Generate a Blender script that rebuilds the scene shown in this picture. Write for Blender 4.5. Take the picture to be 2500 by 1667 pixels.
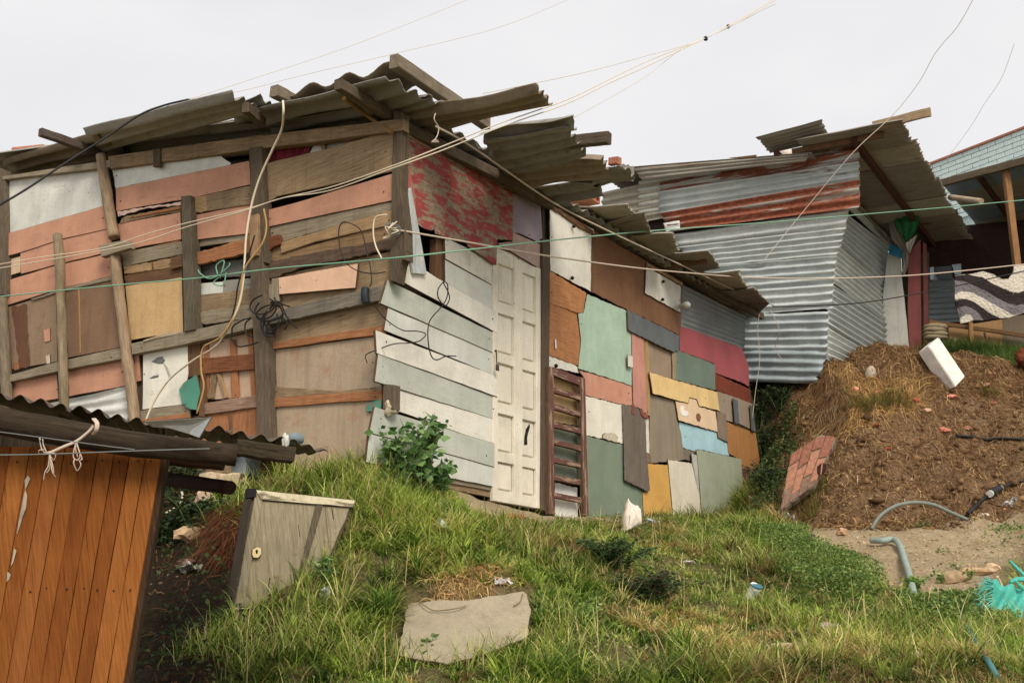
import bpy, bmesh, math, random
import numpy as np
from mathutils import Vector, Matrix, noise as mnoise
random.seed(7); np.random.seed(7)
R_ = math.radians
for _o in list(bpy.data.objects): bpy.data.objects.remove(_o)
scene = bpy.context.scene
COL = scene.collection

# ------------------------------------------------------------------ camera
F = 2778.0; PITCH = math.atan(586.5 / F); CAMZ = 1.6
cam_d = bpy.data.cameras.new('camera'); cam = bpy.data.objects.new('camera', cam_d); COL.objects.link(cam)
cam_d.sensor_width = 36.0; cam_d.lens = F / 2500.0 * 36.0; cam_d.clip_end = 2000.0; cam_d.clip_start = 0.05
cam.location = (0, 0, CAMZ); cam.rotation_euler = (math.pi / 2 + PITCH, 0, 0)
scene.camera = cam
scene.render.resolution_x = 1024; scene.render.resolution_y = 682

# ------------------------------------------------------------------ overcast sky and veiled sun
SUN_EL, SUN_AZ = R_(41), R_(160)          # azimuth clockwise from +Y: behind the camera, to its right
world = bpy.data.worlds.new('World'); scene.world = world; world.use_nodes = True
wn = world.node_tree.nodes; wl = world.node_tree.links; wn.clear()
w_out = wn.new('ShaderNodeOutputWorld'); w_bg = wn.new('ShaderNodeBackground'); w_bg.inputs[1].default_value = 0.051
w_sky = wn.new('ShaderNodeTexSky'); w_sky.sky_type = 'NISHITA'; w_sky.sun_disc = False
w_sky.sun_elevation = SUN_EL; w_sky.sun_rotation = SUN_AZ
w_tc = wn.new('ShaderNodeTexCoord'); w_map = wn.new('ShaderNodeMapping'); w_map.inputs['Scale'].default_value = (1, 1, 2.2)
w_n = wn.new('ShaderNodeTexNoise'); w_n.inputs['Scale'].default_value = 1.9; w_n.inputs['Detail'].default_value = 5; w_n.inputs['Roughness'].default_value = .5
w_r = wn.new('ShaderNodeValToRGB')
w_r.color_ramp.elements[0].position = .3; w_r.color_ramp.elements[0].color = (7.9, 7.85, 8.1, 1)
w_r.color_ramp.elements[1].position = .7; w_r.color_ramp.elements[1].color = (9.9, 9.75, 9.65, 1)
w_mx = wn.new('ShaderNodeMix'); w_mx.data_type = 'RGBA'; w_mx.inputs[0].default_value = .94
wl.new(w_tc.outputs['Generated'], w_map.inputs[0]); wl.new(w_map.outputs[0], w_n.inputs[0]); wl.new(w_n.outputs[0], w_r.inputs[0])
wl.new(w_sky.outputs[0], w_mx.inputs[6]); wl.new(w_r.outputs[0], w_mx.inputs[7])
wl.new(w_mx.outputs[2], w_bg.inputs[0]); wl.new(w_bg.outputs[0], w_out.inputs[0])
sun_d = bpy.data.lights.new('sun', 'SUN'); sun_d.energy = 1.5; sun_d.angle = R_(24); sun_d.color = (1, .91, .77)
sun = bpy.data.objects.new('sun', sun_d); COL.objects.link(sun)
_sd = Vector((math.sin(SUN_AZ) * math.cos(SUN_EL), math.cos(SUN_AZ) * math.cos(SUN_EL), math.sin(SUN_EL)))
sun.rotation_euler = _sd.to_track_quat('Z', 'Y').to_euler(); sun.location = _sd * 40
scene.view_settings.view_transform = 'Standard'; scene.view_settings.look = 'None'
scene.view_settings.exposure = 1.0; scene.view_settings.gamma = 1.0; scene.view_settings.use_curve_mapping = False
scene.render.engine = 'CYCLES'
scene.cycles.max_bounces = 6; scene.cycles.diffuse_bounces = 4; scene.cycles.transparent_max_bounces = 4

# ------------------------------------------------------------------ measuring: photograph point -> line of sight -> place
CP, SP = math.cos(PITCH), math.sin(PITCH)
CAM = Vector((0, 0, CAMZ))
def ray(px, py):
    dx = (px - 1250) / F; dy = (833.5 - py) / F
    return Vector((dx, CP - dy * SP, SP + dy * CP))
def at(px, py, Y):
    d = ray(px, py); return CAM + d * (Y / d.y)
CROP = dict(A=(0,200,3.36), B=(0,600,3.36), C=(560,200,3.36), D=(560,600,3.36), E=(900,80,3.36), G=(1180,480,3.36),
            H=(1180,880,3.36), I=(1500,360,3.36), J=(1900,240,3.92), K=(1900,600,3.92), L=(1800,900,3.36), N=(0,940,2.735),
            O=(350,1050,2.57), Q=(900,1150,2.94), S=(1600,1200,2.613), T=(0,1200,3.357), X=(0,0,1.0), Y=(0,0,.9407))
def px(c, p):
    x0, y0, k = CROP[c]; return (x0 + p[0] / k, y0 + p[1] / k)
class Plane:
    def __init__(s, o, n, u=None):
        s.o = Vector(o); s.n = Vector(n).normalized()
        s.u = (Vector(u) if u is not None else Vector((0, 0, 1)).cross(s.n)).normalized()
        s.v = s.n.cross(s.u).normalized()
    def hit(s, p, off=0.0):
        d = ray(*p); t = (s.o + s.n * off - CAM).dot(s.n) / d.dot(s.n); return CAM + d * t
    def uv(s, P):
        q = P - s.o; return (q.dot(s.u), q.dot(s.v))
    def pt(s, u, v, off=0.0): return s.o + s.u * u + s.v * v + s.n * off
AR = R_(30.2)
RD = Vector((math.sin(AR), math.cos(AR), 0)); ND = Vector((math.cos(AR), -math.sin(AR), 0))     # along / out of the door wall
CORNER = Vector((-.866, 7.77, 0))
PL = Plane(CORNER, -RD, ND)            # plank wall on the left
PR = Plane(CORNER, ND, RD)             # patchwork wall on the right
ROOFN = Vector((ND.x * .105, ND.y * .105, 1)).normalized()
PROOF = Plane(CORNER + Vector((0, 0, 4.97)), -ROOFN, RD)          # underside of the house roof
PTRF = Plane(CORNER + Vector((0, 0, 5.07)), -ROOFN, RD)           # lower tin roof
TINC = Vector((4.05, 14.5, 0))
PT = Plane(TINC, -RD, ND); PS = Plane(TINC, ND, RD)
PD = Plane(PS.hit((2158, 760)), -RD, ND)           # door front at the end of the tin side wall
PTR = Plane((4.05, 14.5, 7.28), (0, 0, -1), RD)
def rot2(deg): return Vector((math.cos(R_(deg)), math.sin(R_(deg)), 0))
PB = Plane((9.7, 22.0, 0), (-.838, -.546, 0))
PO = Plane(at(200, 1300, 4.2), (.06, -1, 0.0))

# ------------------------------------------------------------------ object helpers
MW = {}
def put(o, M=None, parent=None):
    M = M or Matrix.Identity(4)
    COL.objects.link(o); o.matrix_basis = M; MW[o.name] = M
    if parent is not None:
        o.parent = parent; o.matrix_parent_inverse = MW[parent.name].inverted()
    return o
def thing(name, label, cat, loc=(0, 0, 0), group=None):
    o = bpy.data.objects.new(name, None); o.empty_display_size = .2
    put(o, Matrix.Translation(Vector(loc))); return tag(o, label, cat, group)
def tag(o, label, cat, group=None):
    o['label'] = label; o['category'] = cat
    if group: o['group'] = group
    return o
def group_part(name, parent, loc=(0, 0, 0)):
    o = bpy.data.objects.new(name, None); o.empty_display_size = .1
    return put(o, Matrix.Translation(Vector(loc)), parent)
def mesh_obj(name, verts, faces, mat, M=None, parent=None, smooth=False):
    me = bpy.data.meshes.new(name); me.from_pydata([tuple(v) for v in verts], [], faces); me.update()
    if mat is not None: me.materials.append(mat)
    if smooth: me.polygons.foreach_set('use_smooth', [True] * len(me.polygons))
    return put(bpy.data.objects.new(name, me), M, parent)
def frame(o, x, z):
    x = x.normalized(); z = (z - x * z.dot(x)).normalized(); y = z.cross(x)
    return Matrix(((x.x, y.x, z.x, o.x), (x.y, y.y, z.y, o.y), (x.z, y.z, z.z, o.z), (0, 0, 0, 1)))
_k = [0]
def piece(name, plane, c, pts, off, mat, parent, th=.018, grain=None, rough=1.0, tilt=.004, chamfer=.0035, jag=None, world_pts=None, edge=True):
    """a board or panel: outline on the wall plane, real thickness behind it, worn chamfered edge"""
    _k[0] += 1; off = off + (_k[0] % 9) * .0006
    P = world_pts or [plane.hit(px(c, p), off) for p in pts]
    uv = [Vector(plane.uv(p)) for p in P]
    if sum(uv[i].x * uv[(i + 1) % len(uv)].y - uv[(i + 1) % len(uv)].x * uv[i].y for i in range(len(uv))) < 0: uv.reverse()
    out = []; jag = jag if jag is not None else .0022 * rough
    step = .13 if jag < .004 else .035
    for i, a in enumerate(uv):
        b = uv[(i + 1) % len(uv)]; L = (b - a).length; n = max(1, min(14 if jag < .004 else 30, int(L / step)))
        d = (b - a).normalized() if L > 1e-6 else Vector((1, 0)); nn = Vector((-d.y, d.x))
        for k in range(n):
            q = a + (b - a) * (k / n)
            w = 1.0 if k else .35
            out.append(q + nn * random.uniform(-jag, jag) * w + d * (random.uniform(-jag, jag) * .5 if k else 0))
    uv = out; n = len(uv)
    cx = sum((q.x for q in uv)) / n; cy = sum((q.y for q in uv)) / n
    if grain is None:
        L = [((uv[(i + 7) % n] - uv[i]).length, i) for i in range(n)]
        bx = max(q.x for q in uv) - min(q.x for q in uv); by = max(q.y for q in uv) - min(q.y for q in uv)
        if bx >= by:
            m = np.polyfit([q.x for q in uv], [q.y for q in uv], 1)[0]; g = Vector((1, m)).normalized()
        else: g = Vector((0, 1))
    else: g = Vector((math.cos(R_(grain)), math.sin(R_(grain))))
    h = Vector((-g.y, g.x))
    ins = []
    for i in range(n):
        a, b, e = uv[i - 1], uv[i], uv[(i + 1) % n]
        d1 = (b - a); d2 = (e - b)
        if d1.length < 1e-7: d1 = d2
        if d2.length < 1e-7: d2 = d1
        nn = Vector((-d1.y, d1.x)).normalized() + Vector((-d2.y, d2.x)).normalized()
        nn = nn.normalized() if nn.length > 1e-4 else Vector((0, 0))
        ins.append(b + nn * chamfer)
    loc = lambda q: ((q.x - cx) * g.x + (q.y - cy) * g.y, (q.x - cx) * h.x + (q.y - cy) * h.y)
    tx, ty = random.uniform(-tilt, tilt), random.uniform(-tilt, tilt)
    size = max(.2, max((q - Vector((cx, cy))).length for q in uv))
    zt = lambda q: tx * (q.x - cx) / size + ty * (q.y - cy) / size
    V = [(*loc(q), zt(q)) for q in ins] + [(*loc(q), zt(q) - chamfer) for q in uv] + [(*loc(q), zt(q) - th) for q in uv]
    Fs = [tuple(range(n))]
    for i in range(n):
        j = (i + 1) % n
        Fs.append((i, n + i, n + j, j)); Fs.append((n + i, 2 * n + i, 2 * n + j, n + j))
    Fs.append(tuple(range(3 * n - 1, 2 * n - 1, -1)))
    o0 = plane.pt(cx, cy, off)
    M = frame(o0, plane.u * g.x + plane.v * g.y, plane.n)
    o = mesh_obj(name, V, Fs, mat, M, parent)
    if edge and mat.name.startswith(('painted_board', 'hardboard', 'peeling')):          # raw sawn edges, their dark tone also drawing the shaded gaps
        o.data.materials.append(EDGE); o.data.polygons.foreach_set('material_index', [0] + [1] * (2 * n) + [0])
    return o
def smooth_path(pts, n=8):
    P = [Vector(p) for p in pts]
    if len(P) < 3: return [P[0].lerp(P[1], i / 6) for i in range(7)]
    out = []
    for i in range(len(P) - 1):
        p0 = P[i - 1] if i else P[0] * 2 - P[1]; p1, p2 = P[i], P[i + 1]; p3 = P[i + 2] if i + 2 < len(P) else P[-1] * 2 - P[-2]
        for k in range(n):
            t = k / n
            out.append(.5 * ((2 * p1) + (p2 - p0) * t + (2 * p0 - 5 * p1 + 4 * p2 - p3) * t * t + (3 * p1 - p0 - 3 * p2 + p3) * t ** 3))
    return out + [P[-1]]
def tube_geo(pts, r, sides=8, wob=0.0, caps=True):
    n = len(pts); V = []; Fs = []; up = Vector((.13, .21, .97)).normalized(); prev = None
    for i, p in enumerate(pts):
        d = (pts[min(i + 1, n - 1)] - pts[max(i - 1, 0)])
        d = d.normalized() if d.length > 1e-9 else Vector((0, 0, 1))
        a = (prev if prev is not None else (up if abs(d.dot(up)) < .9 else Vector((1, 0, 0))))
        a = (a - d * a.dot(d)).normalized(); prev = a; b = d.cross(a)
        rr = r[i] if isinstance(r, (list, tuple)) else r
        for k in range(sides):
            t = 2 * math.pi * k / sides; q = rr * (1 + (mnoise.noise(p * 9 + Vector((k * 1.7, 0, 0))) * wob if wob else 0))
            V.append(p + a * (math.cos(t) * q) + b * (math.sin(t) * q))
    for i in range(n - 1):
        for k in range(sides):
            k2 = (k + 1) % sides
            Fs.append((i * sides + k, i * sides + k2, (i + 1) * sides + k2, (i + 1) * sides + k))
    if caps: Fs.append(tuple(range(sides - 1, -1, -1))); Fs.append(tuple((n - 1) * sides + k for k in range(sides)))
    return V, Fs
def tube(name, pts, r, mat, parent=None, sides=8, n=8, wob=0.0, smooth=True):
    P = smooth_path(pts, n)
    if isinstance(r, (list, tuple)): r = [float(np.interp(i / (len(P) - 1) * (len(r) - 1), range(len(r)), r)) for i in range(len(P))]
    V, Fs = tube_geo(P, r, sides, wob)
    o0 = Vector(pts[0]); d = Vector(pts[-1]) - o0
    if d.length < 1e-6: d = Vector((1, 0, 0))
    M = frame(o0, d, Vector((0, 0, 1)) if abs(d.normalized().z) < .9 else Vector((0, -1, 0))); Mi = M.inverted()
    o = mesh_obj(name, [Mi @ v for v in V], Fs, mat, M, parent)
    if smooth: o.data.polygons.foreach_set('use_smooth', [len(p.vertices) == 4 for p in o.data.polygons])
    return o
def beam(name, P0, P1, w, h, mat, parent=None, up=Vector((0, 0, 1)), segs=7, wear=.003, ch=.006):
    """a squared timber from P0 to P1, chamfered and slightly uneven; its grain runs along local X"""
    d = P1 - P0; L = d.length; M = frame((P0 + P1) / 2, d, up)
    prof = [(-w/2+ch, -h/2), (w/2-ch, -h/2), (w/2, -h/2+ch), (w/2, h/2-ch), (w/2-ch, h/2), (-w/2+ch, h/2), (-w/2, h/2-ch), (-w/2, -h/2+ch)]
    V = []; Fs = []
    for i in range(segs + 1):
        x = -L / 2 + L * i / segs; jy, jz = random.uniform(-wear, wear), random.uniform(-wear, wear)
        for y, z in prof:
            V.append((x + (random.uniform(-1, 1) * wear * 2 if i in (0, segs) else 0), y + jy + random.uniform(-wear, wear) * .4, z + jz + random.uniform(-wear, wear) * .4))
    for i in range(segs):
        for k in range(8):
            k2 = (k + 1) % 8; Fs.append((i*8+k, i*8+k2, (i+1)*8+k2, (i+1)*8+k))
    Fs.append(tuple(range(7, -1, -1))); Fs.append(tuple(segs * 8 + k for k in range(8)))
    return mesh_obj(name, V, Fs, mat, M, parent)
def corr(name, A, B, C_, D, pitch, amp, mat, parent, th=.004, sag=.01, jag=.012, runs=10, dent=0.0, seg=8):
    """corrugated sheet on the quad A,B,C,D: ribs run from A to B; A->D goes across them"""
    A, B, C_, D = map(Vector, (A, B, C_, D))
    n = ((B - A).cross(D - A)).normalized(); wid = ((D - A).length + (C_ - B).length) / 2
    nw = max(1, round(wid / pitch)); na = nw * seg + 1
    seed = random.uniform(0, 99); ph = random.uniform(0, 6.28)
    ja = [random.uniform(-jag, jag) for _ in range(na)]; jb = [random.uniform(-jag, jag) for _ in range(na)]
    for q in (ja, jb):
        for i in range(1, na): q[i] = q[i - 1] * .6 + q[i] * .4
    O = (A + B + C_ + D) / 4; M = frame(O, B - A, n); Mi = M.inverted()
    top = []
    Lr = ((B - A).length + (C_ - D).length) / 2
    for j in range(na):
        t = j / (na - 1)
        for i in range(runs + 1):
            s = i / runs
            p0 = A.lerp(D, t); p1 = B.lerp(C_, t); d = (p1 - p0).normalized()
            ss = s; p = p0.lerp(p1, ss) + d * (ja[j] * (1 - s) + jb[j] * s)
            z = amp * math.sin(2 * math.pi * nw * t + ph) + sag * mnoise.noise(Vector((s * 2.2 + seed, t * 2.0, seed)))
            if dent: z += dent * mnoise.noise(Vector((s * Lr * 5 + seed, t * wid * 4, 3 + seed))) + dent * 1.2 * max(0, s - .8) * mnoise.noise(Vector((s * Lr * 14, t * wid * 9, seed)))
            top.append(Mi @ (p + n * z))
    m = runs + 1; N = len(top)
    V = top + [v - Vector((0, 0, th)) for v in top]; Fs = []
    for j in range(na - 1):
        for i in range(runs):
            a = j * m + i; q = (a, a + 1, a + m + 1, a + m); Fs.append(q); Fs.append(tuple(x + N for x in reversed(q)))
    for i in range(runs):
        Fs.append((i + 1, i, i + N, i + 1 + N)); a = (na - 1) * m + i; Fs.append((a, a + 1, a + 1 + N, a + N))
    for j in range(na - 1):
        a = j * m; Fs.append((a, a + m, a + m + N, a + N)); a = j * m + runs; Fs.append((a + m, a, a + N, a + m + N))
    return mesh_obj(name, V, Fs, mat, M, parent, smooth=True)
def corr_px(name, plane, c, q, off, pitch, amp, mat, parent, **k):
    P = [plane.hit(px(c, p), off) for p in q]; return corr(name, *P, pitch, amp, mat, parent, **k)
def lump(name, loc, size, mat, parent=None, sub=2, rough=.35, seed=None, rot=None, flat=False):
    bm = bmesh.new(); bmesh.ops.create_icosphere(bm, subdivisions=sub, radius=1.0); sd = seed if seed is not None else random.uniform(0, 50)
    for v in bm.verts:
        f = 1 + rough * mnoise.noise(v.co * 1.4 + Vector((sd, sd, 0))) + rough * .4 * mnoise.noise(v.co * 4 + Vector((0, sd, 0)))
        v.co = Vector((v.co.x * f * size[0], v.co.y * f * size[1], v.co.z * f * size[2]))
    me = bpy.data.meshes.new(name); bm.to_mesh(me); bm.free(); me.materials.append(mat)
    if not flat: me.polygons.foreach_set('use_smooth', [True] * len(me.polygons))
    M = Matrix.Translation(Vector(loc)) @ (rot.to_4x4() if rot is not None else Matrix.Rotation(random.uniform(0, 6), 4, 'Z'))
    return put(bpy.data.objects.new(name, me), M, parent)
# ------------------------------------------------------------------ materials (all procedural)
def lin(c):
    c = [x / 255 for x in c]; c = [(x / 12.92 if x <= .04045 else ((x + .055) / 1.055) ** 2.4) for x in c]
    g = .3 * c[0] + .6 * c[1] + .1 * c[2]; return tuple(x + (g - x) * .13 for x in c)
def lin0(c): return tuple((x / 255 / 12.92 if x / 255 <= .04045 else ((x / 255 + .055) / 1.055) ** 2.4) for x in c)
def mul(c, k): return tuple(max(0.0, min(1.0, x * k)) for x in c)
class NT:
    def __init__(s, name):
        s.m = bpy.data.materials.new(name); s.m.use_nodes = True; s.t = s.m.node_tree; s.t.nodes.clear()
        s.out = s.n('ShaderNodeOutputMaterial'); s.b = s.n('ShaderNodeBsdfPrincipled'); s.l(s.b.outputs[0], s.out.inputs[0])
    def n(s, t, **k):
        x = s.t.nodes.new(t)
        for a, b in k.items(): setattr(x, a, b)
        return x
    def l(s, a, b): s.t.links.new(a, b)
    def coord(s, sc=(1, 1, 1), rnd=True):
        tc = s.n('ShaderNodeTexCoord'); mp = s.n('ShaderNodeMapping'); mp.inputs['Scale'].default_value = sc
        if rnd:
            oi = s.n('ShaderNodeObjectInfo'); mm = s.n('ShaderNodeVectorMath', operation='MULTIPLY_ADD')
            cx = s.n('ShaderNodeCombineXYZ')
            for i in range(3): s.l(oi.outputs['Random'], cx.inputs[i])
            s.l(cx.outputs[0], mm.inputs[0]); mm.inputs[1].default_value = (37.1, 53.7, 19.3); s.l(tc.outputs['Object'], mm.inputs[2])
            s.l(mm.outputs[0], mp.inputs[0])
        else: s.l(tc.outputs['Object'], mp.inputs[0])
        return mp.outputs[0]
    def runs(s, col, dark, amt):
        # rain runs: narrow upright streaks fixed to the place
        g = s.n('ShaderNodeNewGeometry'); mp = s.n('ShaderNodeMapping'); mp.inputs['Scale'].default_value = (15, 15, .9); s.l(g.outputs['Position'], mp.inputs[0])
        n = s.noise(mp.outputs[0], 1.0, 6, .7); return s.mix(s.val(s.ramp(n, .5, .74), amt), col, dark)
    def noise(s, co, sc, det=4, ro=.55, dist=0):
        x = s.n('ShaderNodeTexNoise'); x.inputs['Scale'].default_value = sc; x.inputs['Detail'].default_value = det
        x.inputs['Roughness'].default_value = ro; x.inputs['Distortion'].default_value = dist; s.l(co, x.inputs[0]); return x.outputs[0]
    def ramp(s, f, a, b, c0=(0, 0, 0), c1=(1, 1, 1)):
        x = s.n('ShaderNodeValToRGB'); e = x.color_ramp.elements
        e[0].position = a; e[0].color = (*c0, 1); e[1].position = b; e[1].color = (*c1, 1); s.l(f, x.inputs[0]); return x.outputs[0]
    def mix(s, f, a, b, mode='MIX'):
        x = s.n('ShaderNodeMix'); x.data_type = 'RGBA'; x.blend_type = mode
        for i, v in ((0, f), (6, a), (7, b)):
            if hasattr(v, 'is_output'): s.l(v, x.inputs[i])
            elif i == 0: x.inputs[0].default_value = v
            else: x.inputs[i].default_value = (*v, 1)
        return x.outputs[2]
    def val(s, f, k):
        x = s.n('ShaderNodeMath', operation='MULTIPLY'); s.l(f, x.inputs[0]); x.inputs[1].default_value = k; return x.outputs[0]
    def bump(s, h, st, d=.01):
        x = s.n('ShaderNodeBump'); x.inputs['Strength'].default_value = st; x.inputs['Distance'].default_value = d; s.l(h, x.inputs['Height'])
        s.l(x.outputs[0], s.b.inputs['Normal'])
    def fin(s, col, rough=.8, spec=.25, metal=0.0):
        if hasattr(col, 'is_output'): s.l(col, s.b.inputs['Base Color'])
        else: s.b.inputs['Base Color'].default_value = (*col, 1)
        if hasattr(rough, 'is_output'): s.l(rough, s.b.inputs['Roughness'])
        else: s.b.inputs['Roughness'].default_value = rough
        s.b.inputs['Specular IOR Level'].default_value = spec; s.b.inputs['Metallic'].default_value = metal
        return s.m
_mc = {}
def paint(rgb, wear=.3, under=(120, 100, 80), spec=.2, stain=.5):
    """painted board: brush grain, blotches, grime runs and patches worn to the wood"""
    key = ('p', rgb, wear, under, stain)
    if key in _mc: return _mc[key]
    t = NT('painted_board'); c = lin(rgb); co = t.coord()
    big = t.noise(co, 3.0, 5, .6); col = t.mix(t.ramp(big, .3, .72), mul(c, .75), mul(c, 1.12))
    col = t.runs(col, mul(lin(under), .6), .30)
    g = t.coord((1.3, 22, 22)); gn = t.noise(g, 5, 5, .6)
    col = t.mix(t.val(t.ramp(gn, .35, .75), .45), col, mul(c, .72), 'MIX')
    fine = t.noise(co, 120, 4, .6); col = t.mix(.34, col, t.ramp(fine, .25, .75, mul(c, .6), mul(c, 1.25)))
    st = t.noise(t.coord((2.2, 2.2, 2.2)), 2.4, 8, .72); col = t.mix(t.val(t.ramp(st, .50, .78), stain), col, mul(lin(under), .7))
    w = t.noise(t.coord((.7, 5, 5)), 4.5, 9, .7); col = t.mix(t.val(t.ramp(w, .655 - .14 * wear, .69 - .13 * wear), min(1, .35 + wear)), col, lin(under))
    sp_ = t.noise(co, 42, 2, .5); col = t.mix(t.val(t.ramp(sp_, .735, .75), .8), col, mul(lin(under), .35))
    run = t.noise(t.coord((9, 1.2, 9)), 2.2, 5, .65); col = t.mix(t.val(t.ramp(run, .55, .8), .3 * stain + .1), col, mul(c, .55))
    t.bump(gn, .3, .004); _mc[key] = t.fin(col, .78, spec); return _mc[key]
def wood(rgb, rgb2=None, gr=1.0, spec=.15, bump=.6):
    """bare timber: long streaks, dark checks and knots along local X"""
    key = ('w', rgb, rgb2, gr)
    if key in _mc: return _mc[key]
    t = NT('timber'); c = lin(rgb); c2 = lin(rgb2) if rgb2 else mul(c, .5)
    g = t.noise(t.coord((1.5, 30 * gr, 30 * gr)), 4, 9, .72, .4); f = t.noise(t.coord((3, 120, 120)), 3, 4, .6)
    col = t.mix(t.ramp(g, .32, .68), c2, c); col = t.mix(t.val(t.ramp(f, .45, .8), .5), col, mul(c2, .7))
    ck = t.noise(t.coord((.6, 30, 30)), 3.2, 4, .5); col = t.mix(t.val(t.ramp(ck, .66, .71), .7), col, mul(c2, .25)); col = t.runs(col, mul(c2, .5), .35)
    bl = t.noise(t.coord(), 2.2, 6, .65); col = t.mix(t.val(t.ramp(bl, .5, .8), .45), col, mul(c2, .6))
    hi = t.noise(t.coord(), 5, 5, .6); col = t.mix(t.val(t.ramp(hi, .58, .8), .35), col, mul(c, 1.3))
    t.bump(g, bump, .008); _mc[key] = t.fin(col, .9, spec); return _mc[key]
def fiber(rgb, spot=(150, 80, 45), amt=.35):
    """chipboard / hardboard: fine speckle and rusty water marks"""
    key = ('f', rgb, spot, amt)
    if key in _mc: return _mc[key]
    t = NT('hardboard'); c = lin(rgb); co = t.coord()
    col = t.mix(t.ramp(t.noise(co, 2.6, 6, .65), .3, .7), mul(c, .74), mul(c, 1.12))
    col = t.mix(.45, col, t.ramp(t.noise(co, 150, 3, .6), .3, .7, mul(c, .55), mul(c, 1.35)))
    st = t.noise(t.coord((2.5, 2.5, 2.5)), 2.2, 8, .75); col = t.mix(t.val(t.ramp(st, .54, .74), amt), col, lin(spot))
    d = t.noise(t.coord((1.4, 1.4, 1.4)), 1.7, 7, .7); col = t.mix(t.val(t.ramp(d, .56, .85), .5), col, mul(c, .4))
    col = t.runs(col, mul(c, .45), .45)
    t.bump(t.noise(co, 60, 4, .6), .25, .004); _mc[key] = t.fin(col, .88, .15); return _mc[key]
def tin(rgb=(165, 170, 165), rust=.2, rc=(112, 52, 34), rough=.6, metal=.12, streak=(.55, 5, 5)):
    """galvanised sheet, spangled and streaked, rusted through in bands along the ribs"""
    key = ('t', rgb, rust, rc, rough)
    if key in _mc: return _mc[key]
    t = NT('galvanised_sheet'); c = lin(rgb)
    col = t.mix(t.ramp(t.noise(t.coord((1, 3, 3)), 3, 6, .65), .3, .7), mul(c, .68), mul(c, 1.12))
    col = t.mix(.35, col, t.ramp(t.noise(t.coord(), 45, 4, .6), .3, .7, mul(c, .65), mul(c, 1.2)))
    dk = t.noise(t.coord((.8, 14, 14)), 2.5, 6, .6); col = t.mix(t.val(t.ramp(dk, .55, .8), .6), col, mul(c, .42))
    rn = t.noise(t.coord(streak), 1.5, 9, .62, .4); lo = .80 - .55 * rust
    col = t.runs(col, mul(lin(rc), .9), .2)
    mask = t.ramp(rn, lo, lo + .05)
    rcol = t.ramp(t.noise(t.coord(), 18, 6, .65), .3, .72, mul(lin(rc), .55), mul(lin(rc), 1.5))
    col = t.mix(mask, col, rcol)
    ro = t.n('ShaderNodeMapRange'); t.l(mask, ro.inputs[0]); ro.inputs[3].default_value = rough; ro.inputs[4].default_value = .95
    me = t.n('ShaderNodeMapRange'); t.l(mask, me.inputs[0]); me.inputs[3].default_value = metal; me.inputs[4].default_value = 0
    t.bump(t.noise(t.coord(), 30, 4, .6), .15, .004)
    m = t.fin(col, ro.outputs[0], .4); t.l(me.outputs[0], t.b.inputs['Metallic']); _mc[key] = m; return m
def plain(rgb, rough=.7, var=.25, spec=.3, sc=20, bump=.2):
    key = ('s', rgb, rough, var, sc)
    if key in _mc: return _mc[key]
    t = NT('surface'); c = lin(rgb); n = t.noise(t.coord(), sc, 6, .65)
    t.bump(n, bump, .004); _mc[key] = t.fin(t.ramp(n, .28, .74, mul(c, 1 - var), mul(c, 1 + var * .5)), rough, spec); return _mc[key]
def peeling(rgb, under, lo=.5):
    """old paint flaking off in diagonal scabs"""
    t = NT('peeling_paint'); c = lin(rgb); u = lin(under)
    m = t.n('ShaderNodeMapping'); tc = t.n('ShaderNodeTexCoord'); t.l(tc.outputs['Object'], m.inputs[0])
    m.inputs['Rotation'].default_value = (0, 0, R_(38)); m.inputs['Scale'].default_value = (.9, 3.6, 1)
    n = t.noise(m.outputs[0], 4.2, 13, .76, .35); mask = t.ramp(n, lo, lo + .025)
    uc = t.ramp(t.noise(t.coord(), 30, 6, .7), .3, .7, mul(u, .55), mul(u, 1.2))
    pc = t.ramp(t.noise(t.coord(), 8, 5, .6), .3, .7, mul(c, .7), mul(c, 1.15))
    t.bump(mask, .5, .003); return t.fin(t.mix(mask, uc, pc), .75, .25)
def cloth(rgb, tr=0.0):
    t = NT('cloth'); c = lin(rgb); n = t.noise(t.coord(), 9, 6, .7)
    t.bump(t.noise(t.coord((1, 1, 1)), 220, 2, .5), .2, .002); m = t.fin(t.ramp(n, .3, .75, mul(c, .65), mul(c, 1.1)), .95, .1)
    return m
def vcol_mat(name, rough=.7, spec=.2, trans=.0, attr='tint'):
    t = NT(name); a = t.n('ShaderNodeAttribute'); a.attribute_name = attr
    t.fin(a.outputs['Color'], rough, spec)
    if trans:
        tr = t.n('ShaderNodeBsdfTranslucent'); t.l(a.outputs['Color'], tr.inputs[0]); mx = t.n('ShaderNodeMixShader'); mx.inputs[0].default_value = trans
        t.l(t.b.outputs[0], mx.inputs[1]); t.l(tr.outputs[0], mx.inputs[2]); t.l(mx.outputs[0], t.out.inputs[0])
    return t.m

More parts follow.
